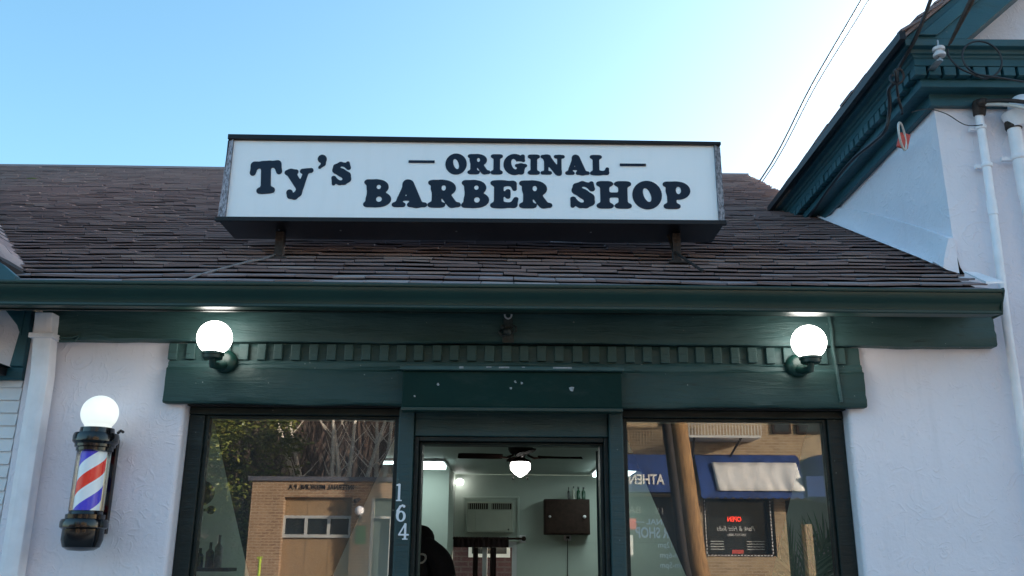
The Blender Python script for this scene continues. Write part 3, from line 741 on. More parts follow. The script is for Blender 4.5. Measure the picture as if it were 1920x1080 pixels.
# ================================================================== GLOBE LAMPS
def globe_lamp(x, xb, label):
    t = thing('wall_lamp', label, 'lamp', (xb, -.05, 2.42), 'white globe lamps on the green beam')
    c = Vector((x, -.20, 2.563)); r = .082
    m = MB(); prof = []
    for j in range(0, 19):
        th = math.pi * (.02 + .80 * j / 18); prof.append((r * math.sin(th), r * math.cos(th)))
    m.lathe(prof[::-1], c, (0, 0, 1), 36); m.build('globe', 'globe', t, smooth=True, auto=70)
    m = MB(); m.lathe([(.040, -.104), (.046, -.100), (.047, -.085), (.052, -.083), (.052, -.072), (.030, -.070)], c, (0, 0, 1), 28); m.build('collar', 'gut', t, smooth=True)
    m = MB(); m.tube([c + Vector((0, 0, -.10)), c + Vector((0, .01, -.13)), Vector((xb, -.15, 2.435)), Vector((xb, -.08, 2.455))], [.016, .018, .018, .02], 10); m.build('arm', 'gut', t, smooth=True)
    m = MB(); m.lathe([(.055, 0), (.058, .008), (.053, .022), (.035, .036), (.02, .04)], (xb, -.046, 2.478), (0, -1, 0), 28); m.build('wall_plate', 'gut', t, smooth=True)
globe_lamp(-1.419, -1.402, 'lit white globe lamp on the beam nearest the striped pole')
globe_lamp(1.420, 1.403, 'lit white globe lamp on the beam at the far end from the striped pole')

# ================================================================== BARBER POLE
bp = thing('barber_pole', 'lit striped red white and blue pole with black caps on the stucco wall', 'barber pole', (-1.937, -.02, 1.58))
C0 = Vector((-1.937, -.155, 0)); cz = lambda z: C0 + Vector((0, 0, z))
m = MB(); m.lathe([(.0, -.092), (.045, -.088), (.060, -.060), (.060, -.075)][:3] + [(.083 * math.sin(t), -.083 * math.cos(t)) for t in [math.pi * (.26 + .74 * j / 18) for j in range(19)]], cz(2.205), (0, 0, 1), 36)
m.build('globe', 'poleglobe', bp, smooth=True, auto=60)
m = MB(); m.lathe([(.060, .075), (.074, .072), (.076, .05), (.096, .046), (.100, .034), (.100, .008), (.092, .0), (.088, -.004), (.088, -.016), (.080, -.020), (.080, -.034), (.070, -.038), (.0, -.038)], cz(2.062), (0, 0, 1), 40); m.build('top_cap', 'black', bp, smooth=True)
m = MB(); m.lathe([(.0, .078), (.070, .078), (.074, .062), (.084, .060), (.084, .042), (.098, .038), (.102, .026), (.102, .004), (.094, -.002), (.088, -.004), (.088, -.050), (.078, -.082), (.055, -.096), (.0, -.100)], cz(1.682), (0, 0, 1), 40); m.build('bottom_cap', 'black', bp, smooth=True)
m = MB(); m.lathe([(.056, 0), (.056, .30)], (0, 0, 0), (0, 0, 1), 40)
sp = m.build('striped_cylinder', 'stripe', None, smooth=True); sp.parent = bp; sp.location = cz(1.745) - Vector(bp.location)
m = MB(); m.lathe([(.0745, 0), (.0745, .27)], cz(1.757), (0, 0, 1), 40)
cg = NT('clear_tube'); cg.t.nodes.remove(cg.b)
fr_ = cg.n('ShaderNodeLayerWeight'); fr_.inputs[0].default_value = .25; tr_ = cg.n('ShaderNodeBsdfTransparent'); tr_.inputs[0].default_value = (.93, .95, .97, 1); gl_ = cg.n('ShaderNodeBsdfGlossy'); gl_.inputs['Roughness'].default_value = .03
mx_ = cg.n('ShaderNodeMixShader'); cg.l(cg.math('MULTIPLY', fr_.outputs['Fresnel'], .8), mx_.inputs[0]); cg.l(tr_.outputs[0], mx_.inputs[1]); cg.l(gl_.outputs[0], mx_.inputs[2]); cg.l(mx_.outputs[0], cg.out.inputs[0])
m.build('clear_tube', cg.m, bp, smooth=True)
m = MB(); m.box(-1.985, -1.889, -.035, -.006, 1.66, 2.10); m.box(-1.96, -1.914, -.10, -.035, 2.03, 2.07); m.box(-1.96, -1.914, -.10, -.035, 1.69, 1.73); m.tube([(-1.875, -.08, 2.12), (-1.865, -.07, 2.135), (-1.86, -.05, 2.13)], .008, 6); m.build('back_plate', 'black', bp, bevel=.004)

# iron hook on the beam
hk = thing('iron_bracket', 'small rusty iron bracket with ring on the beam above the door', 'bracket', (-.018, -.065, 2.57))
m = MB(); m.box(-.046, .010, -.078, -.060, 2.578, 2.62); m.box(-.04, .004, -.085, -.06, 2.62, 2.70); m.sphere((-.02, -.088, 2.632), .022, 10, 8); m.sphere((-.045, -.082, 2.655), .012, 8, 6); m.tube([(.0, -.085, 2.665), (.022, -.10, 2.65), (.02, -.10, 2.63), (.0, -.09, 2.625)], .006, 6); m.tube([(-.05, -.08, 2.64), (-.062, -.09, 2.63), (-.05, -.09, 2.612), (-.03, -.09, 2.61)], .007, 6)
m.build('mount', 'hookpaint', hk, bevel=.003)
m = MB(); m.tube([(-.018 + .017 * math.cos(t), -.090, 2.716 + .019 * math.sin(t)) for t in [2 * math.pi * k / 20 for k in range(21)]], .0042, 6); m.build('ring', 'insul', hk, smooth=True)

# ================================================================== TALL HOUSE ON THE RIGHT
th = thing('gabled_house', 'taller white stucco house with teal dentil cornice and gable beside the shop', 'building', (5.6, 0, 0))
XC = 2.287
m = MB(); m.box(XC, 8.9, 0, 2.25, 0, 4.02); m.build('wall', 'stucco', th)
teal = green_paint('teal_cornice_paint', (.016, .076, .098), (.025, .102, .130), .45, .15, .3); M['teal'] = teal
prof = [(0.0, 3.915), (.035, 3.915), (.035, 3.984), (.11, 3.987), (.11, 4.030), (.105, 4.034), (.105, 4.088), (.150, 4.090), (.150, 4.130), (.158, 4.134), (.162, 4.146), (.175, 4.150), (.180, 4.168), (.185, 4.170), (.215, 4.172), (.22, 4.210), (0., 4.215)]
m = MB()
m.sweep([[Vector((8.95, -o, z)) for o, z in prof], [Vector((XC - o, -o, z)) for o, z in prof], [Vector((XC - o, 2.2, z)) for o, z in prof]])
cn = m.build('cornice', 'teal', th, bevel=.004)
m = MB()
x = XC - .155
while x < 3.6:
    m.box(x, x + .063, -.150, -.106, 4.036, 4.087); x += .079
m.build('dentil_course', 'teal', cn, bevel=.003)
m = MB(); y = -.14
while y < 2.1:
    o = random.uniform(0, .006) if y > .3 else .0
    sk = random.uniform(-.012, .012) if y < .4 else 0
    m.box(XC - .150 - o, XC - .106, y, y + .060, 4.036 + sk, 4.087); y += .079
m.build('dentil_course', 'teal', cn, bevel=.003)
# gable with rake boards
GS = .86; xr = 5.55; zr = 4.20 + GS * (xr - 2.05)
m = MB(); m.hexa([(2.36, -.0, 4.21), (8.75, 0, 4.21), (xr, 0, zr - .24)], [(2.36, .12, 4.21), (8.75, .12, 4.21), (xr, .12, zr - .24)]); m.build('gable_wall', 'stucco', th)
def rake(s_):
    mm = lambda x: xr + (x - xr) * s_
    m = MB(); m.hexa([(mm(2.07), -.215, 4.212), (mm(2.40), -.215, 4.212), (mm(xr), -.215, zr - .27), (mm(xr), -.215, zr)], [(mm(2.07), .0, 4.212), (mm(2.40), .0, 4.212), (mm(xr), 0, zr - .27), (mm(xr), 0, zr)])
    r_ = m.build('rake_board', 'teal', th, bevel=.004)
    m = MB(); m.hexa([(mm(2.14), -.235, 4.225), (mm(2.235), -.235, 4.225), (mm(xr), -.235, zr - .115), (mm(xr), -.235, zr - .03)], [(mm(2.14), -.2155, 4.225), (mm(2.235), -.2155, 4.225), (mm(xr), -.2155, zr - .115), (mm(xr), -.2155, zr - .03)])
    m.build('rake_moulding', 'teal', r_, bevel=.003)
rake(1); rake(-1)
m = MB(); e1 = Vector((1, 0, GS)).normalized()
shingles(m, (2.045, 2.2, 4.205), (0, -1, 0), e1, 33, lambda v: (0, 2.47), 21, ex=lambda r: .14, wb=.3)

m.hexa([(2.04, 2.2, 4.21), (2.04, -.24, 4.21), (xr, -.24, zr + .01), (xr, 2.2, zr + .01)], [(2.04, 2.2, 4.19), (2.04, -.24, 4.19), (xr, -.24, zr - .01), (xr, 2.2, zr - .01)])
m.hexa([(9.05, 2.2, 4.21), (9.05, -.24, 4.21), (xr + .01, -.24, zr + .01), (xr + .01, 2.2, zr + .01)], [(9.05, 2.2, 4.19), (9.05, -.24, 4.19), (xr + .01, -.24, zr - .01), (xr + .01, 2.2, zr - .01)])
m.hexa([(XC, 2.13, 4.0), (8.9, 2.13, 4.0), (xr, 2.13, zr - .1)], [(XC, 2.19, 4.0), (8.9, 2.19, 4.0), (xr, 2.19, zr - .1)])
m.build('roof', 'shingle', th)

m = MB(); m.box(2.018, 2.05, -.27, 2.2, 4.176, 4.222); m.build('drip_edge', 'signcab', th)
# conduits
def bracket_band(m, x, y, z, r, ear):
    m.lathe([(r + .004, -.012), (r + .007, -.008), (r + .007, .008), (r + .004, .012)], (x, y, z), (0, 0, 1), 20); m.box(x - r - ear, x - r + .003, y + .01, y + .03, z - .010, z + .010)
c1 = thing('service_conduit', 'slim white electrical conduit with dark weatherhead up the stucco wall', 'conduit', (2.45, -.05, .12))
m = MB(); m.tube([(2.497, -.05, 3.87), (2.492, -.05, 3.5), (2.488, -.05, 3.34)], .021, 14); m.tube([(2.488, -.05, 3.36), (2.487, -.05, 3.28)], .0245, 14); m.tube([(2.487, -.05, 3.29), (2.468, -.05, 2.7), (2.455, -.05, 1.5), (2.455, -.05, .12)], .021, 14)
m.build('pipe', 'white', c1, smooth=True)
for z in (3.78, 3.56):
    m = MB(); bracket_band(m, 2.495, -.05, z, .021, .03); m.build('strap', 'white', c1, smooth=True)
m = MB(); m.lathe([(.03, -.03), (.034, 0), (.036, .03), (.030, .05), (.012, .06)], (2.499, -.055, 3.88), (0, -.25, 1), 16); m.sphere((2.505, -.085, 3.905), .036, 14, 8, (1, .9, .8)); m.build('weatherhead', 'rust', c1, smooth=True)
c2 = thing('wide_conduit', 'thicker white conduit with rounded white hood at the right edge', 'conduit', (2.68, -.06, .12))
m = MB(); m.tube([(2.665, -.06, 3.78), (2.665, -.06, 3.40), (2.672, -.06, 3.36), (2.69, -.06, 1.5), (2.69, -.06, .12)], .034, 16); m.build('pipe', 'white', c2, smooth=True)
m = MB(); bracket_band(m, 2.665, -.06, 3.60, .034, .05); m.build('strap', 'white', c2, smooth=True)
m = MB(); m.lathe([(.038, -.01), (.042, 0), (.042, .03), (.038, .04)], (2.665, -.06, 3.775), (0, 0, 1), 18); m.build('coupling', 'rust', c2, smooth=True)
m = MB(); hood = []
for j in range(13):
    a = R(-95 + 190 * j / 12 * .72); 
    hood.append([Vector((2.70 + sx * .075 * 1.0 - .055 * math.cos(a) * (1 if True else 0) + .03, -.07 + dy, 3.86 + .085 * math.sin(a) + 0 * sx)) for sx, dy in ((-.2, -.06), (.35, -.06), (.35, .055), (-.2, .055))])
hm = MB(); hm.sphere((2.715, -.085, 3.87), .085, 22, 12, (.9, .75, 1.0)); hm.lathe([(.05, -.08), (.07, -.03), (.08, .0)], (2.69, -.07, 3.85), (0, 0, 1), 20); m.bm.free(); hm.build('hood', 'white', c2, smooth=True)
m = MB(); m.lathe([(.058, .0), (.064, .004), (.06, .01), (.0, .012)], (2.745, -.135, 3.865), (.3, -.9, -.35), 20); m.build('hood_mouth', 'rust', c2, smooth=True)
def cable(name, mat, pts, r, label, cat='cable', group=None, n=6):
    P_ = [Vector(p) for p in pts]; out = []
    for i in range(len(P_) - 1):          # catmull-rom
        p0, p1, p2, p3 = P_[max(i - 1, 0)], P_[i], P_[i + 1], P_[min(i + 2, len(P_) - 1)]
        for k in range(6):
            t = k / 6; out.append(.5 * ((2 * p1) + (-p0 + p2) * t + (2 * p0 - 5 * p1 + 4 * p2 - p3) * t * t + (-p0 + 3 * p1 - 3 * p2 + p3) * t ** 3))
    out.append(P_[-1]); m = MB(); m.tube(out, r, n); return tag(m.build(name, mat, None, smooth=True), label, cat, group)
cable('service_cable', 'wirew', [(2.51, -.10, 3.89), (2.60, -.15, 3.86), (2.72, -.2, 3.80), (2.9, -.25, 3.72)], .010, 'pale cable leaving the dark weatherhead of the slim conduit')
cable('service_cable', 'wire', [(2.51, -.11, 3.905), (2.62, -.16, 3.88), (2.78, -.2, 3.83), (3.0, -.25, 3.76)], .011, 'upper black cable leaving the dark weatherhead of the slim conduit')
# insulator and coil on cornice
ins = thing('insulator', 'white porcelain spool insulator bolted to the teal cornice', 'insulator', (2.22, -.25, 4.03))
m = MB(); m.lathe([(.0, .0), (.030, .0), (.032, .008), (.030, .016), (.020, .020), (.020, .030), (.030, .034), (.032, .042), (.030, .050), (.0, .052)], (2.222, -.25, 4.085), (0, 0, 1), 18); m.build('spool', 'insul', ins, smooth=True)
m = MB(); m.tube([(2.222, -.25, 4.06), (2.222, -.25, 4.18)], .006, 8); m.box(2.205, 2.238, -.25, -.12, 4.06, 4.07); m.build('bolt', 'steel', ins)
q = [(2.435 + .105 * math.cos(t), -.255 - .004 * t, 4.065 + .105 * math.sin(t)) for t in [2 * math.pi * k / 16 - 1.6 for k in range(17)]]
cable('cable_coil', 'wire', [(2.27, -.25, 4.13), (2.265, -.26, 4.08), (2.30, -.27, 4.01), (2.36, -.27, 3.975)] + q + [(2.55, -.26, 3.95), (2.75, -.24, 3.925)], .0055, 'black cable wound into one round loop hanging on the cornice')
drop = thing('drop_cable', 'black cable with grey clamp rising past the insulator over the cornice', 'cable', (2.28, -.25, 4.15))
m = MB(); m.tube([(2.27, -.26, 4.14), (2.33, -.42, 4.30), (2.55, -.95, 4.85), (3.4, -3.0, 7.0)], .006, 6); m.build('wire', 'wire', drop, smooth=True)
m = MB(); m.tube([(2.275, -.27, 4.15), (2.335, -.43, 4.31)], [.008, .016], 8); m.build('clamp', 'rust', drop, smooth=True)
# cables draped on the side cornice + red tag
cable('side_cable', 'wire', [(2.28, -.5, 4.75), (2.18, -.36, 4.40), (2.115, -.24, 4.20), (2.07, -.12, 4.10), (2.05, -.10, 4.03), (2.03, -.05, 4.0), (2.05, .0, 3.96), (2.06, .05, 3.90), (2.05, .10, 3.83), (2.07, .3, 3.86), (2.10, .7, 3.93), (2.14, 1.2, 3.96), (2.2, 1.8, 3.98)], .010, 'black cable draped along the side cornice of the gabled house')
m_ = [(2.02 + .028 * math.cos(t), -.13 - .01 * t, 4.00 + .035 * math.sin(t)) for t in [2 * math.pi * k / 10 for k in range(16)]]
cable('cable_knot', 'wire', m_ + [(2.05, -.1, 3.93), (2.03, -.14, 3.90), (2.06, -.1, 3.86), (2.05, -.12, 3.82)], .007, 'small tangled black knot of cable at the cornice corner')
cable('wire_loop', 'wirew', [(2.045 + .04 * math.cos(t), -.10 + .05 * math.cos(t), 3.70 + .075 * math.sin(t)) for t in [2 * math.pi * k / 12 + 1.4 for k in range(14)]], .006, 'pale loop of wire hanging beside the red tag')
m = MB(); m.box(2.045, 2.105, -.055, -.035, 3.655, 3.745, Matrix.Translation((2.075, -.05, 3.70)) @ Matrix.Rotation(.3, 4, 'Y') @ Matrix.Translation((-2.075, .05, -3.70)))
tag(m.build('plastic_tag', 'red', None, bevel=.008), 'small red plastic tag under the side cornice', 'tag')
cable('thin_wire', 'wire', [(2.10, -.12, 3.83), (2.2, -.1, 3.86), (2.32, -.05, 3.86), (2.42, -.04, 3.80), (2.49, -.08, 3.78)], .0028, 'very thin dark wire reaching across the wall to the slim conduit')
for d_, lab in ((0, 'thicker of the two overhead wires crossing the sky above the roof'), (.055, 'thinner of the two overhead wires crossing the sky above the roof')):
    cable('overhead_wire', 'wire', [(4.25 + d_, 12, 8.2), (6.48 + d_ * 2.6, 10, 11.56), (9.2 + d_ * 5, 7.5, 15.6)] if False else [(3.5 + d_, 12.5, 7.2), (4.36 + d_, 10.0, 7.88), (5.42 + d_ * 1.6, 9.9, 9.75), (6.48 + d_ * 2.6, 9.8, 11.50), (8.7 + d_ * 4, 9.6, 15.2)], .015 if d_ == 0 else .010, lab)

# ================================================================== HOUSE ON THE LEFT
lh = thing('left_house', 'white clapboard house with teal timber and shingle gable left of the shop', 'building', (-4.5, 0, 0))
m = MB()
z = .12
while z < 2.385:
    h = .062; m.hexa([(-7, .0, z), (-2.415, .0, z), (-2.415, .05, z), (-7, .05, z)], [(-7, .012, z + h), (-2.415, .012, z + h), (-2.415, .05, z + h), (-7, .05, z + h)]); z += h
m.build('siding', 'siding', lh)
m = MB(); m.box(-7, -2.412, -.012, .10, 2.44, 2.84); m.build('panel', 'stucco', lh)
m = MB(); rough_board(m, -7, -2.41, -.02, .06, 2.388, 2.452, 40, .004); m.build('rail', 'teal', lh, smooth=True)
m = MB(); m.hexa([(-2.475, -.03, 2.452), (-2.408, -.03, 2.452), (-2.408, -.03, 2.76), (-2.44, -.03, 2.76)], [(-2.475, .05, 2.452), (-2.408, .05, 2.452), (-2.408, .05, 2.76), (-2.44, .05, 2.76)])
m.hexa([(-2.47, -.035, 2.66), (-2.441, -.035, 2.60), (-2.44, -.035, 2.76), (-2.60, -.035, 2.80)], [(-2.47, .05, 2.66), (-2.441, .05, 2.60), (-2.44, .05, 2.76), (-2.60, .05, 2.80)])
m.build('post', 'teal', lh, bevel=.005)
lx = lambda x: 1.096 + .758 * (-x)
m = MB(); vd = Vector((-1, 0, .758)).normalized()
shingles(m, (-2.40, 3.5, lx(-2.40) - .015), (0, -1, 0), vd, 30, lambda v: (max(0, 3.5 - 2.6 - .0), 3.92), 33, ex=lambda r: .14)
rfl = m.build('roof', 'shingle', lh)
m = MB(); m.hexa([(-2.38, -.40, lx(-2.38) - .02), (-2.38, 3.0, lx(-2.38) - .02), (-5, 3.0, lx(-5) - .02), (-5, -.40, lx(-5) - .02)], [(-2.38, -.40, lx(-2.38) - .06), (-2.38, 3.0, lx(-2.38) - .06), (-5, 3.0, lx(-5) - .06), (-5, -.40, lx(-5) - .06)]); m.build('roof_deck', 'deck', rfl)
m = MB(); m.hexa([(-2.30, -.405, lx(-2.30) - .035), (-2.30, -.405, lx(-2.3) - .14), (-5, -.405, lx(-5) - .2), (-5, -.405, lx(-5) - .02)], [(-2.30, -.36, lx(-2.30) - .035), (-2.30, -.36, lx(-2.3) - .14), (-5, -.36, lx(-5) - .2), (-5, -.36, lx(-5) - .02)]); m.build('rake_board', 'teal', lh, bevel=.004)
m = MB(); m.hexa([(-2.4, -.02, 2.77), (-5, -.02, 2.77), (-5, -.02, lx(-5) - .1), (-2.42, -.02, lx(-2.42) - .1)], [(-2.4, .04, 2.77), (-5, .04, 2.77), (-5, .04, lx(-5) - .1), (-2.42, .04, lx(-2.42) - .1)]); m.build('gable_wall', 'teal', lh)
fx = thing('flood_fixture', 'dark rectangular fixture on the teal rail at the left edge', 'lamp', (-2.56, -.05, 2.42))
m = MB(); m.box(-2.72, -2.478, -.12, -.03, 2.402, 2.442); m.build('housing', 'signcab', fx, bevel=.006)
m = MB(); m.box(-2.72, -2.470, -.128, -.028, 2.4425, 2.450); m.build('lid', 'black', fx, bevel=.002)

# ================================================================== INSIDE THE SHOP
for xs, lab in (((-1.26, -.62), 'ceiling light panel over the left of the doorway view'), ((.86, 1.26), 'ceiling light panel seen at the right of the doorway')):
    t = thing('ceiling_light', 'bright flat ' + lab, 'ceiling light', ((xs[0] + xs[1]) / 2, 4.6, 2.36), 'fluorescent ceiling panels')
    m = MB(); m.box(xs[0], xs[1], 3.98, 4.52 if xs[0] < 0 else 5.3, 2.385, 2.409); m.build('housing', 'white', t)
    m = MB(); m.box(xs[0] + .015, xs[1] - .015, 4.0, 4.50 if xs[0] < 0 else 5.28, 2.355, 2.3845); m.build('diffuser', 'tube', t, bevel=.008)
fan = thing('ceiling_fan', 'dark brown ceiling fan with a lit schoolhouse glass lamp', 'ceiling fan', (.07, 2.2, 2.41))
m = MB(); m.lathe([(.0, 0), (.088, -.0), (.094, -.03), (.090, -.105), (.074, -.132), (.040, -.142), (.03, -.16), (.04, -.165), (.04, -.20), (.0, -.20)], (.07, 2.2, 2.409), (0, 0, 1), 28); m.build('motor', 'wood', fan, smooth=True)
m = MB(); m.lathe([(.0, -.100), (.012, -.097), (.045, -.075), (.072, -.045), (.074, -.01), (.066, .006), (.045, .010), (.0, .010)], (.07, 2.2, 2.208), (0, 0, 1), 28); m.build('lamp_shade', 'fanlamp', fan, smooth=True, auto=60)
m = MB(); m.lathe([(.0, .004), (.076, .004), (.080, .012), (.05, .026), (.0, .028)], (.07, 2.2, 2.212), (0, 0, 1), 28); m.build('lamp_fitter', 'fanwood', fan, smooth=True)
for k in range(4):
    a = R(6 + 90 * k); d = Vector((math.cos(a), math.sin(a), 0)); s_ = Vector((-d.y, d.x, 0)); c = Vector((.07, 2.2, 2.258)); m = MB()
    rg = []
    for r_, hw in ((.13, .03), (.2, .055), (.36, .062), (.44, .058), (.455, .03)):
        rg.append([c + d * r_ + s_ * hw + Vector((0, 0, .010)), c + d * r_ - s_ * hw + Vector((0, 0, -.010)), c + d * r_ - s_ * hw + Vector((0, 0, -.018)), c + d * r_ + s_ * hw + Vector((0, 0, .002))])
    m.sweep(rg); bl = m.build('blade', 'fanwood', fan)
    m = MB(); m.tube([c + d * .05 + Vector((0, 0, .01)), c + d * .10 + Vector((0, 0, -.012)), c + d * .15 + Vector((0, 0, -.008))], .008, 6); m.build('blade_iron', 'wood', bl, smooth=True)
for sx in (-1, 1):
    m = MB(); m.tube([(.07 + sx * .05, 2.17, 2.22), (.07 + sx * .052, 2.16, 2.10)], .0018, 5); m.sphere((.07 + sx * .052, 2.16, 2.095), .008, 8, 6); m.build('pull_chain', 'rust', fan, smooth=True)
sc_ = thing('wall_sconce', 'small lit lamp high on the back wall beside the partition', 'lamp', (-.56, 5.62, 2.33))
m = MB(); m.tube([(-.60, 5.60, 2.315), (-.52, 5.60, 2.315)], .028, 12); m.build('bulb', 'fanlamp', sc_, smooth=True, bevel=.01)
m = MB(); m.box(-.585, -.535, 5.60, 5.699, 2.345, 2.365); m.build('bracket', 'white', sc_)
ac = thing('air_conditioner', 'beige wall air conditioner with dark louvres high on the back wall', 'air conditioner', (-.22, 5.66, 1.79))
m = MB(); m.box(-.475, .03, 5.60, 5.699, 1.785, 2.105); m.build('casing', 'ac', ac, bevel=.008)
m = MB(); m.box(-.38, .0, 5.594, 5.5995, 1.80, 2.01); m.build('front_panel', 'ac', ac, bevel=.003)
for xa, xb in ((-.458, -.245), (-.205, .012)):
    m = MB(); m.box(xa, xb, 5.596, 5.5995, 2.028, 2.09); gr = m.build('grille', 'wood', ac)
    m = MB()
    for k in range(9): m.box(xa + .006 + k * (xb - xa - .012) / 9, xa + .012 + k * (xb - xa - .012) / 9, 5.590, 5.5955, 2.03, 2.088)
    m.build('louvres', 'ac', gr)
m = MB(); m.sphere((-.02, 5.594, 1.815), .009, 8, 6); m.build('knob', 'black', ac, smooth=True)
cr = thing('curtain_rail', 'dark curtain rail with ball finial under the air conditioner', 'curtain rail', (-.25, 5.62, 1.72))
m = MB(); m.tube([(-.62, 5.62, 1.722), (.13, 5.62, 1.722)], .011, 8); m.build('rod', 'wood', cr, smooth=True)
m = MB(); m.sphere((.148, 5.62, 1.722), .026, 12, 8); m.build('finial', 'wood', cr, smooth=True)
m = MB(); rg = []
for i in range(60):
    x = -.615 + .60 * i / 59; y = 5.615 + .010 * math.sin(i * 1.15) ; rg.append([Vector((x, y, 1.735 + .006 * math.sin(i * 2.1))), Vector((x, y + .006 * math.sin(i * .7), 1.628)), Vector((x, y + .012, 1.628)), Vector((x, y + .012, 1.735))])
m.sweep(rg); tag(m.build('valance', plain('dark_brown_cloth', (.022, .008, .008), .95), None, smooth=True), 'short dark brown gathered curtain across the top of the back window', 'curtain')
for xa, xb, lab in ((-.40, -.345, 'narrow dark curtain strip'), (-.215, -.15, 'wider dark curtain strip')):
    m = MB(); rg = []
    for i in range(10):
        x = xa + (xb - xa) * i / 9; y = 5.64 + .008 * math.sin(i * 2); rg.append([Vector((x, y, 1.626)), Vector((x, y, .95)), Vector((x, y + .01, .95)), Vector((x, y + .01, 1.626))])
    m.sweep(rg); tag(m.build('curtain', plain('curtain_cloth', (.02, .007, .007), .95), None, smooth=True), lab + ' hanging at the back window', 'curtain')
cabt = thing('wall_cabinet', 'dark brown wall cabinet with two pale knobs on the back wall', 'cabinet', (.61, 5.58, 1.77))
m = MB(); m.box(.365, .855, 5.46, 5.699, 1.765, 2.135); m.build('carcass', 'wood', cabt, bevel=.006)
m = MB(); m.box(.378, .842, 5.452, 5.4595, 1.778, 2.122); m.build('door', 'wood', cabt, bevel=.004)
for x, s_ in ((.425, .014), (.795, .019)):
    m = MB(); m.sphere((x, 5.442, 1.95), s_, 10, 8); m.build('knob', 'insul', cabt, smooth=True)
gb = plain('green_bottle', (.01, .06, .03), .2)
for x, r_, h, mt, lab in ((.635, .012, .13, 'black', 'slim black bottle'), (.688, .016, .14, 'ac', 'pale bottle with black nozzle'), (.742, .021, .135, gb, 'green bottle beside the pale one'), (.797, .021, .132, gb, 'green bottle at the end of the row')):
    t = thing('bottle', lab + ' on top of the wall cabinet', 'bottle', (x, 5.55, 2.136), 'bottles on the wall cabinet')
    m = MB(); m.lathe([(0, 0), (r_, 0), (r_, h * .62), (r_ * .4, h * .75), (r_ * .4, h * .85)], (x, 5.55, 2.137), (0, 0, 1), 14); m.build('bottle_body', mt, t, smooth=True)
    m = MB(); m.lathe([(r_ * .5, h * .84), (r_ * .5, h), (0, h)], (x, 5.55, 2.137), (0, 0, 1), 10); m.build('cap', 'black', t, smooth=True)
# tapering black cloths hung behind the glass
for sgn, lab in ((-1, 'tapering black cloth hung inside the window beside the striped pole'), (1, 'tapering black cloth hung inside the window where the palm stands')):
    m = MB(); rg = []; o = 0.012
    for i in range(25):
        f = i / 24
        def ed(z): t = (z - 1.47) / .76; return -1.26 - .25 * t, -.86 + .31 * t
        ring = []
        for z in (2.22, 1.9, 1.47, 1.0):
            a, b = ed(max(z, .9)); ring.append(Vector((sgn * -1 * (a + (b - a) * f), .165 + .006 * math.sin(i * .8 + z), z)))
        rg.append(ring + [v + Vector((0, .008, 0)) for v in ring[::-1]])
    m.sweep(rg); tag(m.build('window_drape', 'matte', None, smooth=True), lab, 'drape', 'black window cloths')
# wall items seen left of the drape
wd_ = thing('wall_dispenser', 'grey wall dispenser with a round black button on the left interior wall', 'dispenser', (-2.2, 2.0, 1.6))
box('station_partition', 'inwall', shop, -1.33, -.605, .62, .66, .15, 2.05, .004)
m = MB(); m.box(-2.279, -2.16, 1.98, 2.10, 1.62, 1.87); m.build('dispenser_body', 'steel', wd_, bevel=.01)
m = MB(); m.lathe([(0, .0), (.030, 0), (.030, .012), (0, .014)], (-2.13, 2.16, 1.86), (0, -1, 0), 16); m.tube([(-2.279, 2.17, 1.86), (-2.13, 2.17, 1.86)], .01, 6); m.build('button', 'black', wd_, smooth=True)
m = MB(); m.box(-2.20, -2.17, 1.972, 1.9795, 1.65, 1.73); m.build('slot', 'black', wd_)
hd = thing('wall_fan', 'dark round fan hanging on the left interior wall', 'fan', (-2.2, 1.9, 1.9))
m = MB(); m.lathe([(.0, 0), (.07, .01), (.085, .05), (.06, .10), (.0, .12)], (-2.13, 1.93, 1.97), (.3, -1, -.2), 20); m.build('fan_body', 'signcab', hd, smooth=True)
m = MB(); m.tube([(-2.14, 1.95, 1.95), (-2.2, 1.95, 1.90), (-2.279, 1.95, 1.88)], .018, 8); m.build('stem', 'black', hd, smooth=True)
for k, (x, z, h, mt) in enumerate(((-2.12, 1.47, .17, 'wood'), (-2.06, 1.47, .22, 'steel'), (-2.19, 1.47, .13, 'black'))):
    t = thing('spray_bottle', ('brown', 'tall steel', 'squat black')[k] + ' bottle on the ledge inside the left window', 'bottle', (x, 2.2, z), 'bottles on the window ledge')
    m = MB(); m.lathe([(0, 0), (.028, 0), (.028, h * .6), (.01, h * .75), (.01, h), (0, h)], (x, 2.2, z), (0, 0, 1), 14); m.build('bottle_body', mt, t, smooth=True)
box('ledge', 'wood', shop, -2.279, -1.95, 2.1, 2.3, 1.445, 1.468, .003)
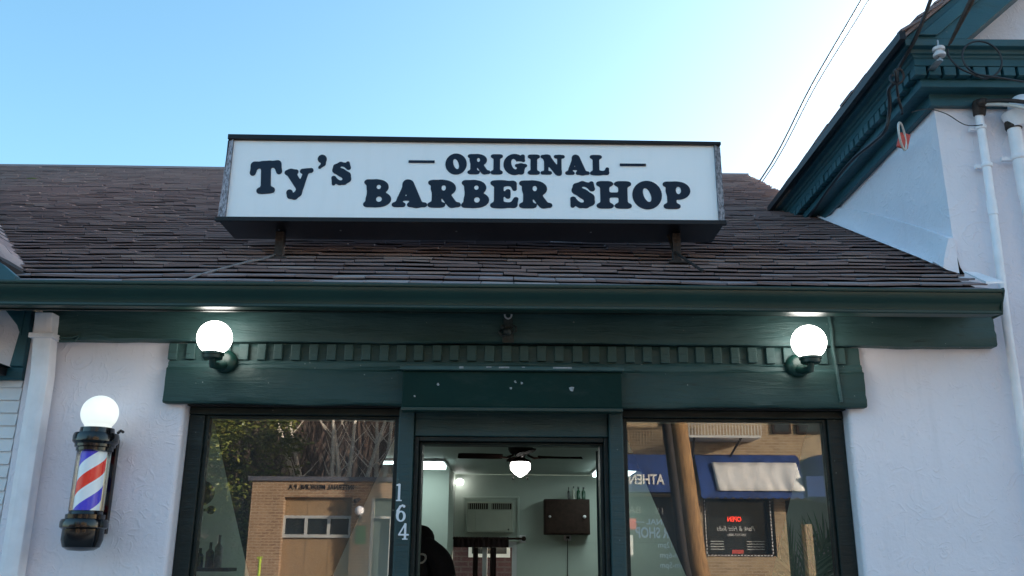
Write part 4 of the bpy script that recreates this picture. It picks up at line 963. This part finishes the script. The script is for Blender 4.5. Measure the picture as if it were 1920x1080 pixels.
# palm in the right window
pm = thing('potted_palm', 'potted palm with long narrow fronds inside the right window', 'plant', (1.47, .36, .15))
m = MB(); m.lathe([(.0, 0), (.10, 0), (.13, .26), (.14, .27), (.12, .27), (.11, .24), (0, .24)], (1.47, .36, .15), (0, 0, 1), 24); m.build('pot', 'wood', pm, smooth=True)
m = MB(); m.tube([(1.47, .36, .38), (1.465, .35, .9), (1.47, .34, 1.35)], [.03, .024, .015], 8); m.build('trunk', 'bark', pm, smooth=True)
rnd = random.Random(5); m = MB()
for k in range(13):
    a = rnd.uniform(0, 6.28); L = rnd.uniform(.4, .62); out = rnd.uniform(.10, .26); P0 = Vector((1.47, .34, 1.30))
    pts = []
    for i in range(15):
        t = i / 14; pts.append(P0 + Vector((math.cos(a) * out * t * 1.2 - .02 * t, math.sin(a) * out * t * .45, L * (t - .42 * t ** 3))))
    m.tube(pts, [.006 * (1 - .8 * i / 14) for i in range(15)], 5)
    for i in range(3, 15):
        d = (pts[i] - pts[i - 1]).normalized(); s_ = d.cross(Vector((math.sin(a), -math.cos(a), .2))).normalized()
        for sg_ in (-1, 1):
            ll = .17 * math.sin(math.pi * (i + 1) / 17) + .05; tip = pts[i] + (s_ * sg_ * .62 + d * .75).normalized() * ll + Vector((0, 0, -.02)); wv = d.cross(s_).normalized() * .0 + d * .008
            mid = (pts[i] * .5 + tip * .5) + Vector((0, 0, .012)); m.poly([pts[i] - wv, mid - wv, tip, mid + wv, pts[i] + wv])
m.build('fronds', 'leaf', pm, recalc=False)

# ================================================================== PERSON IN THE DOORWAY
def skin(name, verts, edges, radii, mat, parent, levels=2, root=0):
    me = bpy.data.meshes.new(name); me.from_pydata([Vector(v) for v in verts], edges, []); ob = bpy.data.objects.new('tmp', me); COL.objects.link(ob)
    ob.modifiers.new('s', 'SKIN')
    for i, r_ in enumerate(radii):
        sv = me.skin_vertices[0].data[i]; sv.radius = r_ if isinstance(r_, tuple) else (r_, r_); sv.use_root = (i == root)
    sb = ob.modifiers.new('u', 'SUBSURF'); sb.levels = levels; sb.render_levels = levels
    dg = bpy.context.evaluated_depsgraph_get(); dg.update(); m2 = bpy.data.meshes.new_from_object(ob.evaluated_get(dg)); bpy.data.objects.remove(ob)
    m2.name = name; o2 = bpy.data.objects.new(name, m2); COL.objects.link(o2); m2.materials.clear(); m2.materials.append(M[mat])
    finish(o2, m2, parent, True); return o2
PX, PY, PZ = -.612, 1.0, .15; face = R(-25)      # turned a little to the left of the street
FM = Matrix.Translation((PX, PY, PZ)) @ Matrix.Rotation(face, 4, 'Z')   # local -Y is forward, +X his left
def L_(*p): return FM @ Vector(p)
per = thing('person', 'person in a black hooded top standing just inside the doorway, head bowed', 'person', (PX, PY, PZ))
bv = [(0, 0, .95), (0, .0, 1.12), (0, .01, 1.30), (0, .01, 1.45), (0, -.02, 1.51), (.02, -.07, 1.545), (.035, -.13, 1.575)]
be = [(i, i + 1) for i in range(6)]; br = [(.15, .11), (.13, .10), (.15, .11), (.13, .09), .055, .075, .09]
def limb(pts, rs, frm):
    i0 = len(bv); prev = frm
    for p, r_ in zip(pts, rs): bv.append(p); br.append(r_); be.append((prev, len(bv) - 1)); prev = len(bv) - 1
    return prev
hands = []
for s_ in (-1, 1):
    limb([(s_ * .09, 0, .88), (s_ * .10, -.01, .50), (s_ * .10, .02, .10), (s_ * .11, -.12, .04)], [.085, .06, .045, .04], 0)
    hands.append((s_, limb([(s_ * .17, .01, 1.46), (s_ * .22, .02, 1.40), (s_ * .25, .03, 1.15), (s_ * .24, -.10, .94), (s_ * .23, -.15, .87)], [.06, .055, .042, .03, .032], 3)))
for s_, h in hands:
    for k, (dx, ln_) in enumerate(((-.03, .07), (-.01, .085), (.01, .09), (.03, .075))):
        limb([(s_ * .23 + dx, -.175, .83), (s_ * .23 + dx * 1.1, -.19, .83 - ln_ * .5), (s_ * .23 + dx * 1.1, -.18, .83 - ln_)], [.010, .009, .008], h)
    limb([(s_ * .23 - s_ * .04, -.18, .86), (s_ * .23 - s_ * .05, -.20, .82)], [.011, .009], h)
body = skin('body', [L_(*v) for v in bv], be, br, 'skin', per)
hd_ = MB(); hc = L_(.045, -.155, 1.60)
hd_.sphere(hc, .1, 22, 16, (.78, .95, 1.12)); hd_.sphere(L_(.03, -.250, 1.555), .016, 8, 6); hd_.sphere(L_(.124, -.15, 1.59), .022, 8, 6, (.5, .8, 1.3)); hd_.sphere(L_(-.034, -.15, 1.59), .022, 8, 6, (.5, .8, 1.3)); hd_.sphere(L_(.005, -.238, 1.585), .012, 8, 6); hd_.sphere(L_(.065, -.238, 1.585), .012, 8, 6); hd_.sphere(L_(.03, -.235, 1.525), .02, 8, 6, (1.3, .6, .4))
hd_.build('head', 'skin', per, smooth=True)
hh = MB(); hh.sphere(L_(.048, -.135, 1.632), .103, 22, 12, (.80, .95, .92)); hh.build('hair', 'hair', per, smooth=True)
tv = [(0, 0, .86), (0, 0, 1.05), (0, .0, 1.25), (0, .01, 1.42), (0, .0, 1.50)]; te = [(0, 1), (1, 2), (2, 3), (3, 4)]; tr = [(.19, .14), (.19, .145), (.20, .15), (.17, .12), (.10, .09)]
for s_ in (-1, 1):
    a = len(tv)
    tv += [(s_ * .16, .01, 1.455), (s_ * .235, .02, 1.40), (s_ * .27, .03, 1.16), (s_ * .255, -.08, .97)]; tr += [.085, .085, .07, .05]; te += [(3, a), (a, a + 1), (a + 1, a + 2), (a + 2, a + 3)]
top_ = skin('hooded_top', [L_(*v) for v in tv], te, tr, 'hoodie', per)
hv = [(-.10, -.09, 1.455), (-.12, .0, 1.49), (-.06, .09, 1.52), (.05, .11, 1.53), (.125, .05, 1.51), (.13, -.03, 1.475), (.06, -.10, 1.445)]
skin('hood', [L_(*v) for v in hv], [(i, i + 1) for i in range(6)], [.04, .055, .07, .075, .065, .05, .035], 'hoodie', per)
jv = [(0, 0, .93)]; je = []; jr = [(.165, .125)]
for s_ in (-1, 1):
    a = len(jv); jv += [(s_ * .09, 0, .85), (s_ * .10, -.01, .5), (s_ * .10, .02, .08)]; jr += [.10, .075, .065]; je += [(0, a), (a, a + 1), (a + 1, a + 2)]
skin('trousers', [L_(*v) for v in jv], je, jr, 'jeans', per)
xd_ = (FM.to_3x3() @ Vector((1, 0, 0)))
pr_ = text_obj('print', 'OD', 'cream', per, L_(.212, -.25, 1.372), FM.to_3x3() @ Vector((.9, .43, 0)), (0, 0, 1), .12, .060, .002, .25, .02)
from mathutils.bvhtree import BVHTree
bv_ = BVHTree.FromPolygons([v.co[:] for v in top_.data.vertices], [p.vertices[:] for p in top_.data.polygons]); dr_ = FM.to_3x3() @ Vector((-.43, .9, 0))
bmx = bmesh.new(); bmx.from_mesh(pr_.data); bmesh.ops.subdivide_edges(bmx, edges=bmx.edges[:], cuts=1); bmx.to_mesh(pr_.data); bmx.free()
for v in pr_.data.vertices:
    h_ = bv_.ray_cast(v.co - dr_ * .1, dr_, .6)
    if h_[0] is not None: v.co = h_[0] - dr_ * .004

# ================================================================== BEHIND THE SHOP (seen through the back window)
sh = thing('brick_shed', 'red brick wall with a white window beyond the back window', 'building', (0, 9.5, 0))
box('wall', 'redbrick', sh, -4, 4, 9, 10, 0, 2.6, 0)
box('window_frame', 'siding', sh, -.6, .0, 8.95, 8.995, 1.5, 2.1, .005)
box('window_pane', 'darkglass', sh, -.55, -.05, 8.94, 8.948, 1.55, 2.05, 0)

# ================================================================== ACROSS THE STREET (seen reflected in the shop windows)
YF = -19.0
mb_ = thing('clinic_building', 'low orange brick clinic with boarded window reflected in the left pane', 'building', (-4, YF, 0))
m = MB(); m.box(-6.75, -5.90, YF - 8, YF, 0, 3.30); m.box(-4.12, -3.62, YF - 8, YF, 0, 3.30); m.box(-5.899, -4.121, YF - 8, YF - .25, 0, 2.888); m.box(-5.899, -4.121, YF - 8, YF, 2.89, 3.30); m.box(-3.619, -.6, YF - 8, YF, 2.88, 3.30); m.box(-2.55, -.6, YF - 8, YF, 0, 2.879)
m.build('wall', 'medbrick', mb_)
m = MB(); m.box(-6.85, -.5, YF - 8, YF + .08, 3.301, 3.41); m.build('parapet_cap', 'cap', mb_)
m = MB()
for k in range(3): m.box(-5.897 + k * .594, -5.897 + (k + 1) * .594 - .01, YF - .249, YF - .20, .1, 2.886)
m.build('boarding', 'osb', mb_)
m = MB(); m.box(-5.92, -4.12, YF - .19, YF - .10, 2.36, 2.43); m.box(-5.92, -4.12, YF - .19, YF - .10, 1.88, 1.96)
for x in (-5.92, -5.34, -4.75, -4.19): m.box(x, x + .07, YF - .19, YF - .10, 1.96, 2.36)
wf = m.build('window', 'aluminium', mb_)
m = MB(); m.box(-5.86, -4.17, YF - .185, YF - .165, 1.965, 2.355); m.build('pane', 'darkglass', wf)
m = MB(); m.box(-3.61, -3.55, YF - .3, YF - .02, .12, 2.87); m.box(-2.62, -2.56, YF - .3, YF - .02, .12, 2.87); m.box(-3.55, -2.62, YF - .3, YF - .02, 2.36, 2.42); m.box(-3.12, -3.04, YF - .3, YF - .02, .12, 2.36)
dr = m.build('entrance', 'aluminium', mb_)
m = MB(); m.box(-3.549, -2.621, YF - .2, YF - .18, .12, 2.86); m.build('pane', plain('grey_glazing', (.10, .13, .12), .15), dr)
text_obj('lettering', 'INTERNAL MEDICINE, P.A.', 'signcab', mb_, (-4.96, YF + .004, 3.06), (-1, 0, 0), (0, 0, 1), 1.72, .15, .012, 0, .01)
m = MB(); m.box(-3.98, -3.72, YF + .002, YF + .02, 1.72, 2.18); m.build('notice', 'signgreen', mb_)
gl = thing('entrance_globe', 'small white globe light on the clinic wall', 'lamp', (-3.86, YF + .2, 2.5))
m = MB(); m.sphere((-3.86, YF + .34, 2.545), .12, 18, 12); m.build('globe', 'white', gl, smooth=True)
m = MB(); m.tube([(-3.86, YF, 2.40), (-3.86, YF + .30, 2.40), (-3.86, YF + .34, 2.44)], .03, 8); m.build('arm', 'steel', gl, smooth=True)
sl = thing('spot_lamp', 'small dark spot lamp above the clinic globe light', 'lamp', (-3.9, YF + .1, 2.82))
m = MB(); m.tube([(-3.9, YF, 2.86), (-3.92, YF + .16, 2.84), (-4.0, YF + .26, 2.78)], [.02, .04, .06], 8); m.build('lamp_body', 'rust', sl, smooth=True)
m = MB(); m.tube([(-5.98, YF + 1.5, .12), (-5.98, YF + 1.5, 1.38)], .035, 8); m.tube([(-6.05, YF + 1.5, 1.38), (-5.93, YF + 1.5, 1.39)], .03, 6); tag(m.build('marker_post', 'lime', None, smooth=True), 'thin lime green marker post in front of the clinic', 'post')

ab = thing('corner_store', 'buff brick store with blue awnings reflected in the right pane', 'building', (6, YF, 0))
m = MB(); m.box(1.6, 4.95, YF - 8, YF, 2.99, 8.2); m.box(4.951, 6.85, YF - 8, YF, 2.94, 8.2); m.box(6.851, 12, YF - 8, YF, 3.0, 8.2); m.box(6.851, 7.15, YF - 8, YF, 0, 2.999); m.box(7.62, 7.80, YF - .3, YF, 0, 2.3); m.box(9.6, 12, YF - 8, YF, 0, 2.999); m.box(4.70, 5.05, YF - 8, YF, 0, 2.985); m.box(5.051, 6.85, YF - 8, YF, 0, 1.50); m.box(1.6, 4.699, YF - 8, YF - .4, 0, 2.985)
m.build('wall', 'tanbrick', ab)
for xa, xb, za, zb in ((6.95, 7.45, 4.62, 6.2), (7.6, 8.5, 4.62, 6.2), (4.0, 4.7, 4.8, 6.2)):
    f = box('window_frame', 'wood', ab, xa, xb, YF + .002, YF + .06, za, zb, .006); box('pane', 'darkglass', f, xa + .06, xb - .06, YF + .062, YF + .07, za + .06, zb - .06, 0)
m = MB(); m.box(1.6, 4.7, YF + .002, YF + .5, 3.05, 4.0); fas = m.build('fascia', 'awn', ab, bevel=.01)
text_obj('lettering', 'ATHENS', 'banner', fas, (3.42, YF + .503, 3.24), (-1, 0, 0), (0, 0, 1), 1.05, .26, .02, 0, .02)
m = MB(); m.box(1.7, 4.69, YF - .399, YF - .35, .5, 2.98); sw = m.build('store_window', 'darkglass', ab)
text_obj('lettering', 'BAKERY', 'banner', sw, (2.95, YF - .348, 2.56), (-1, 0, 0), (0, 0, 1), .95, .17, .01)
text_obj('lettering', '15', 'banner', sw, (3.92, YF - .348, 2.53), (-1, 0, 0), (0, 0, 1), .2, .17, .01)
m = MB(); m.box(2.7, 3.2, YF - .348, YF - .32, 1.5, 2.0); m.build('poster', 'banner', sw)
m = MB(); m.box(2.9, 3.3, YF - .348, YF - .33, 2.15, 2.42); m.build('poster', 'red', sw)
box('entrance_recess', 'deck', ab, 7.151, 9.599, YF - 3, YF - 2, 0, 2.998, 0)
# awning
aw = thing('window_awning', 'blue canvas awning with scalloped edge and blank white banner', 'awning', (6.2, YF, 2.9))
def awning(x0, x1, zt, zb, dep, name):
    m = MB(); rg = []; n = 40
    for i in range(n + 1):
        x = x0 + (x1 - x0) * i / n; sag = .02 * math.sin(i * .8)
        ring = [(YF + .02, zt + .06), (YF + dep * .28, zt - .02 + sag), (YF + dep, zb + .20), (YF + dep, zb + .05 - .045 * abs(math.sin(i * math.pi / 3))), (YF + dep - .02, zb + .05 - .045 * abs(math.sin(i * math.pi / 3))), (YF + dep - .02, zb + .18), (YF + dep * .27, zt - .06), (YF + .02, zt + .02)]
        rg.append([Vector((x, y, z)) for y, z in ring])
    m.sweep(rg); return m.build(name, 'awn', aw, smooth=True)
awning(4.82, 7.52, 4.0, 2.88, .75, 'canvas')
m = MB(); m.sphere((8.2, YF + .05, 3.45), 1, 24, 14, (.72, .8, .62)); m.box(7.5, 8.92, YF + .02, YF + .8, 2.95, 3.45); m.build('dome_canopy', 'awn', aw, smooth=True)
m = MB(); rg = []
for i in range(30):
    x = 5.2 + 2.2 * i / 29; wv = .025 * noise.noise(Vector((x * 3, 0, 0)))
    def pp(f): return Vector((x + .03 * f, YF + .75 * (.28 + .72 * f) + .03 + wv + .07 * noise.noise(Vector((x * 5 + f * 4, f * 3, 1))), 3.98 + (3.08 - 3.98) * f + .045))
    rg.append([pp(f) for f in (.22, .4, .6, .8, 1.05)])
m.sweep(rg, caps=False, closed=False); bn = m.build('banner', 'banner', aw, smooth=True); bn.modifiers.new('t', 'SOLIDIFY').thickness = .006
m = MB(); m.box(5.07, 6.72, YF - .30, YF - .25, 1.52, 2.94); dw = m.build('display_window', 'darkglass', ab)
m = MB()
for za in (1.52,): m.box(5.05, 6.75, YF - .245, YF + .02, za - .03, za + .03)
m.box(5.02, 5.07, YF - .245, YF + .02, 1.55, 2.93); m.box(6.72, 6.77, YF - .245, YF + .02, 1.55, 2.93); m.build('frame', 'wood', dw)
m = MB()
for k in range(16): z = 1.56 + k * .085; m.box(5.035, 5.06, YF + .021, YF + .03, z, z + .05); m.box(6.73, 6.755, YF + .021, YF + .03, z, z + .05)
for k in range(20): x = 5.06 + k * .085; m.box(x, x + .05, YF + .021, YF + .03, 1.505, 1.53)
m.build('light_string', 'banner', dw)
text_obj('lettering', 'OPEN', 'neon', dw, (5.86, YF - .245, 2.36), (-1, 0, 0), (0, 0, 1), .36, .13, .02, 0, .02)
text_obj('lettering', "Pork & Hot Subs", 'banner', dw, (5.88, YF - .245, 2.13), (-1, 0, 0), (0, 0, 1), 1.0, .12, .01, .4)
text_obj('lettering', '200 327-0083', 'banner', dw, (5.9, YF - .245, 2.0), (-1, 0, 0), (0, 0, 1), .5, .06, .01)
m = MB()
for k in range(4):
    m.box(5.2, 5.55, YF - .247, YF - .24, 1.66 + k * .065, 1.68 + k * .065); m.box(6.15, 6.6, YF - .247, YF - .24, 1.66 + k * .065, 1.68 + k * .065)
m.build('menu_board', 'aluminium', dw)
m = MB(); m.box(5.75, 6.05, YF - .247, YF - .24, 1.56, 1.66); m.build('sticker', 'red', dw)
# fire escape platform
fe = thing('fire_escape', 'black iron fire escape landing on the buff brick store', 'fire escape', (5, YF, 4.4))
m = MB(); m.box(4.55, 6.4, YF + .02, YF + .9, 4.40, 4.46)
for k in range(24): x = 4.56 + k * .08; m.box(x, x + .02, YF + .88, YF + .9, 4.46, 5.1)
m.box(4.55, 6.4, YF + .87, YF + .91, 5.1, 5.14); m.build('landing', 'aluminium', fe)
m = MB(); m.tube([(5.9, YF + .85, 4.4), (5.75, YF + .02, 3.95)], .03, 6); m.tube([(4.7, YF + .85, 4.4), (4.8, YF + .02, 3.95)], .03, 6); m.build('brace', 'rust', fe)
# utility pole
up_ = thing('utility_pole', 'leaning brown timber utility pole by the far kerb', 'utility pole', (3.95, -14.6, .1))
m = MB(); m.tube([(4.12, -14.6, .1), (3.87, -14.6, 1.45), (3.62, -14.6, 4.2), (3.3, -14.6, 8.5)], [.22, .215, .205, .17], 20); m.build('pole', 'woodpole', up_, smooth=True)
m = MB(); m.tube([(3.83, -14.5, .1), (3.60, -14.5, 1.45), (3.36, -14.5, 4.2), (3.06, -14.5, 8.3)], [.10, .10, .10, .08], 10); m.build('pole_shade_strip', 'deck', up_, smooth=True)  # dark tube added to stand for the pole's shaded left side
m = MB(); m.box(2.2, 4.4, -14.75, -14.62, 7.9, 8.05); m.build('crossarm', 'woodpole', up_)

# trees --------------------------------------------------------------
def branch_tree(m, base, height, rnd, lean=(0, 0), r0=.12, depth=5, spread=.5, twig=.010):
    def rec(p, d, L, r, dep):
        pts = [p]; q = p
        for k in range(3):
            d = (d + Vector((rnd.uniform(-.12, .12), rnd.uniform(-.12, .12), .04))).normalized(); q = q + d * L / 3; pts.append(q)
        m.tube(pts, [r, r * .9, r * .8, r * .68], 5 if dep < depth - 1 else 3)
        if dep >= depth: return
        for k in range(rnd.choice((2, 3, 3)) if dep else 4):
            a = rnd.uniform(0, 6.28); sp_ = rnd.uniform(.5, 1.2) * spread; s_ = d.orthogonal().normalized(); s2 = d.cross(s_)
            nd = (d + (s_ * math.cos(a) + s2 * math.sin(a)) * sp_ + Vector((0, 0, .12))).normalized()
            f = rnd.choice((1, 2, 3, 3)); rec(pts[f], nd, L * rnd.uniform(.6, .85), max(twig, r * .58), dep + 1)
    rec(Vector(base), Vector((lean[0], lean[1], 1)).normalized(), height * .36, r0, 0)
rnd = random.Random(11)
for k, (x, y, hgt, ln_) in enumerate(((-7.0, -29, 9, (-.15, 0)), (-6.1, -29.5, 10, (.02, 0)), (-5.2, -30, 10, (.1, 0)))):
    t = thing('birch_tree', ('slanting pale birch tree behind the clinic', 'upright pale birch tree behind the clinic', 'right hand pale birch tree behind the clinic')[k], 'tree', (x, y, 0), 'birches behind the clinic')
    m = MB()
    for q in range(3):
        lx_ = ln_[0] + (q - 1) * .16 + rnd.uniform(-.04, .04); ly_ = rnd.uniform(-.08, .08); ph = rnd.uniform(0, 6); pts = []
        for i in range(12):
            f = i / 11; z = hgt * f; pts.append((x + lx_ * z + .22 * math.sin(f * 5 + ph), y + ly_ * z + .15 * math.sin(f * 4 + ph), z))
        m.tube(pts, [.135 * (1 - .82 * i / 11) for i in range(12)], 7)
        for i in range(4, 12):
            for sg_ in (-1, 1):
                a = Vector(pts[i]); L = rnd.uniform(.6, 1.5); d = Vector((sg_ * rnd.uniform(.4, .9), rnd.uniform(-.5, .5), rnd.uniform(.5, 1))).normalized()
                m.tube([a, a + d * L * .5 + Vector((0, 0, .06)), a + d * L + Vector((0, 0, .25))], [.035, .022, .008], 4)
    m.build('trunk', 'birch', t, smooth=True, recalc=False)
    
bare = None
for k, (x, y, hgt) in enumerate(((-8.6, -33, 11), (-4.4, -32, 11), (-2.6, -33, 12), (-6.6, -34, 12), (-1.2, -31, 10), (-10.5, -35, 12))):
    if bare is None:
        bare = thing('bare_tree', 'bare brown tree behind the clinic', 'tree', (x, y, 0), 'bare trees behind the clinic')
        m = MB(); branch_tree(m, (x, y, 0), hgt, rnd, (0, 0), .17, 6, .55, .012); m.build('trunk', 'twig', bare, recalc=False)
    else:
        d_ = dup(bare, (x, y, 0), 'bare brown tree behind the clinic', 'bare trees behind the clinic'); d_.rotation_euler = (0, 0, k * 1.7); d_.scale = (1, 1, hgt / 11)
for k, (x, y, hgt, rad) in enumerate(((-9.2, -27, 10, 2.6), (-12.5, -29, 12, 3.2), (-7.9, -24.5, 2.4, 1.0))):
    t = thing('evergreen_tree', ('dense evergreen tree behind the clinic corner', 'taller evergreen tree at the far end of the row', 'low evergreen shrub beside the clinic wall')[k], 'tree', (x, y, 0), 'evergreens beside the clinic')
    m = MB(); m.tube([(x, y, 0), (x + .1, y, hgt * .5), (x, y, hgt * .95)], [.2, .13, .03], 8); m.build('trunk', 'bark', t, smooth=True)
    m = MB()
    for c in range(int(260 if k < 2 else 60)):
        f = rnd.random() ** .8; z = hgt * (.10 + .88 * f); rr_ = rad * (1 - f * .8) * rnd.uniform(.3, 1.05); a = rnd.uniform(0, 6.28)
        cc = Vector((x + rr_ * math.cos(a), y + rr_ * math.sin(a), z)); out = Vector((math.cos(a), math.sin(a), rnd.uniform(-.35, .15)))
        for q in range(42):
            p = cc + Vector((rnd.gauss(0, .26), rnd.gauss(0, .26), rnd.gauss(0, .16))); d = (out + Vector((rnd.gauss(0, .6), rnd.gauss(0, .6), rnd.gauss(0, .4)))).normalized(); s_ = d.cross(Vector((rnd.gauss(0, 1), rnd.gauss(0, 1), 1))).normalized()
            L = rnd.uniform(.12, .24); m.poly([p, p + d * L * .5 + s_ * .05, p + d * L, p + d * L * .5 - s_ * .05])
    m.build('crown', 'ever', t, recalc=False)

# wooded bank rising behind the clinic and the trees
m = MB(); nx, ny = 60, 16; G = []
for j in range(ny + 1):
    row = []
    for i in range(nx + 1):
        x = -60 + 120 * i / nx; y = -38 - 40 * j / ny; f = min(1, j / 9)
        row.append(m.bm.verts.new((x, y, -.1 + 13 * (f * f * (3 - 2 * f)) + (1.2 * noise.noise(Vector((x * .15, y * .15, 0))) if j else 0))))
    G.append(row)
for j in range(ny):
    for i in range(nx): m.bm.faces.new([G[j][i], G[j][i + 1], G[j + 1][i + 1], G[j + 1][i]])
o = m.build('hill', plain('leaf_litter', (.12, .08, .06), .95, 0, .6, .9, .5), None, smooth=True); o['kind'] = 'structure'
rnd = random.Random(77)
for k in range(14):
    x = -14 + k * 1.25 + rnd.uniform(-.4, .4); y = rnd.uniform(-40, -34); d_ = dup(bare, (x, y, 0 if y > -38 else .4), 'bare brown tree behind the clinic', 'bare trees behind the clinic'); d_.rotation_euler = (0, 0, rnd.uniform(0, 6)); q = rnd.uniform(.75, 1.1); d_.scale = (q, q, q)
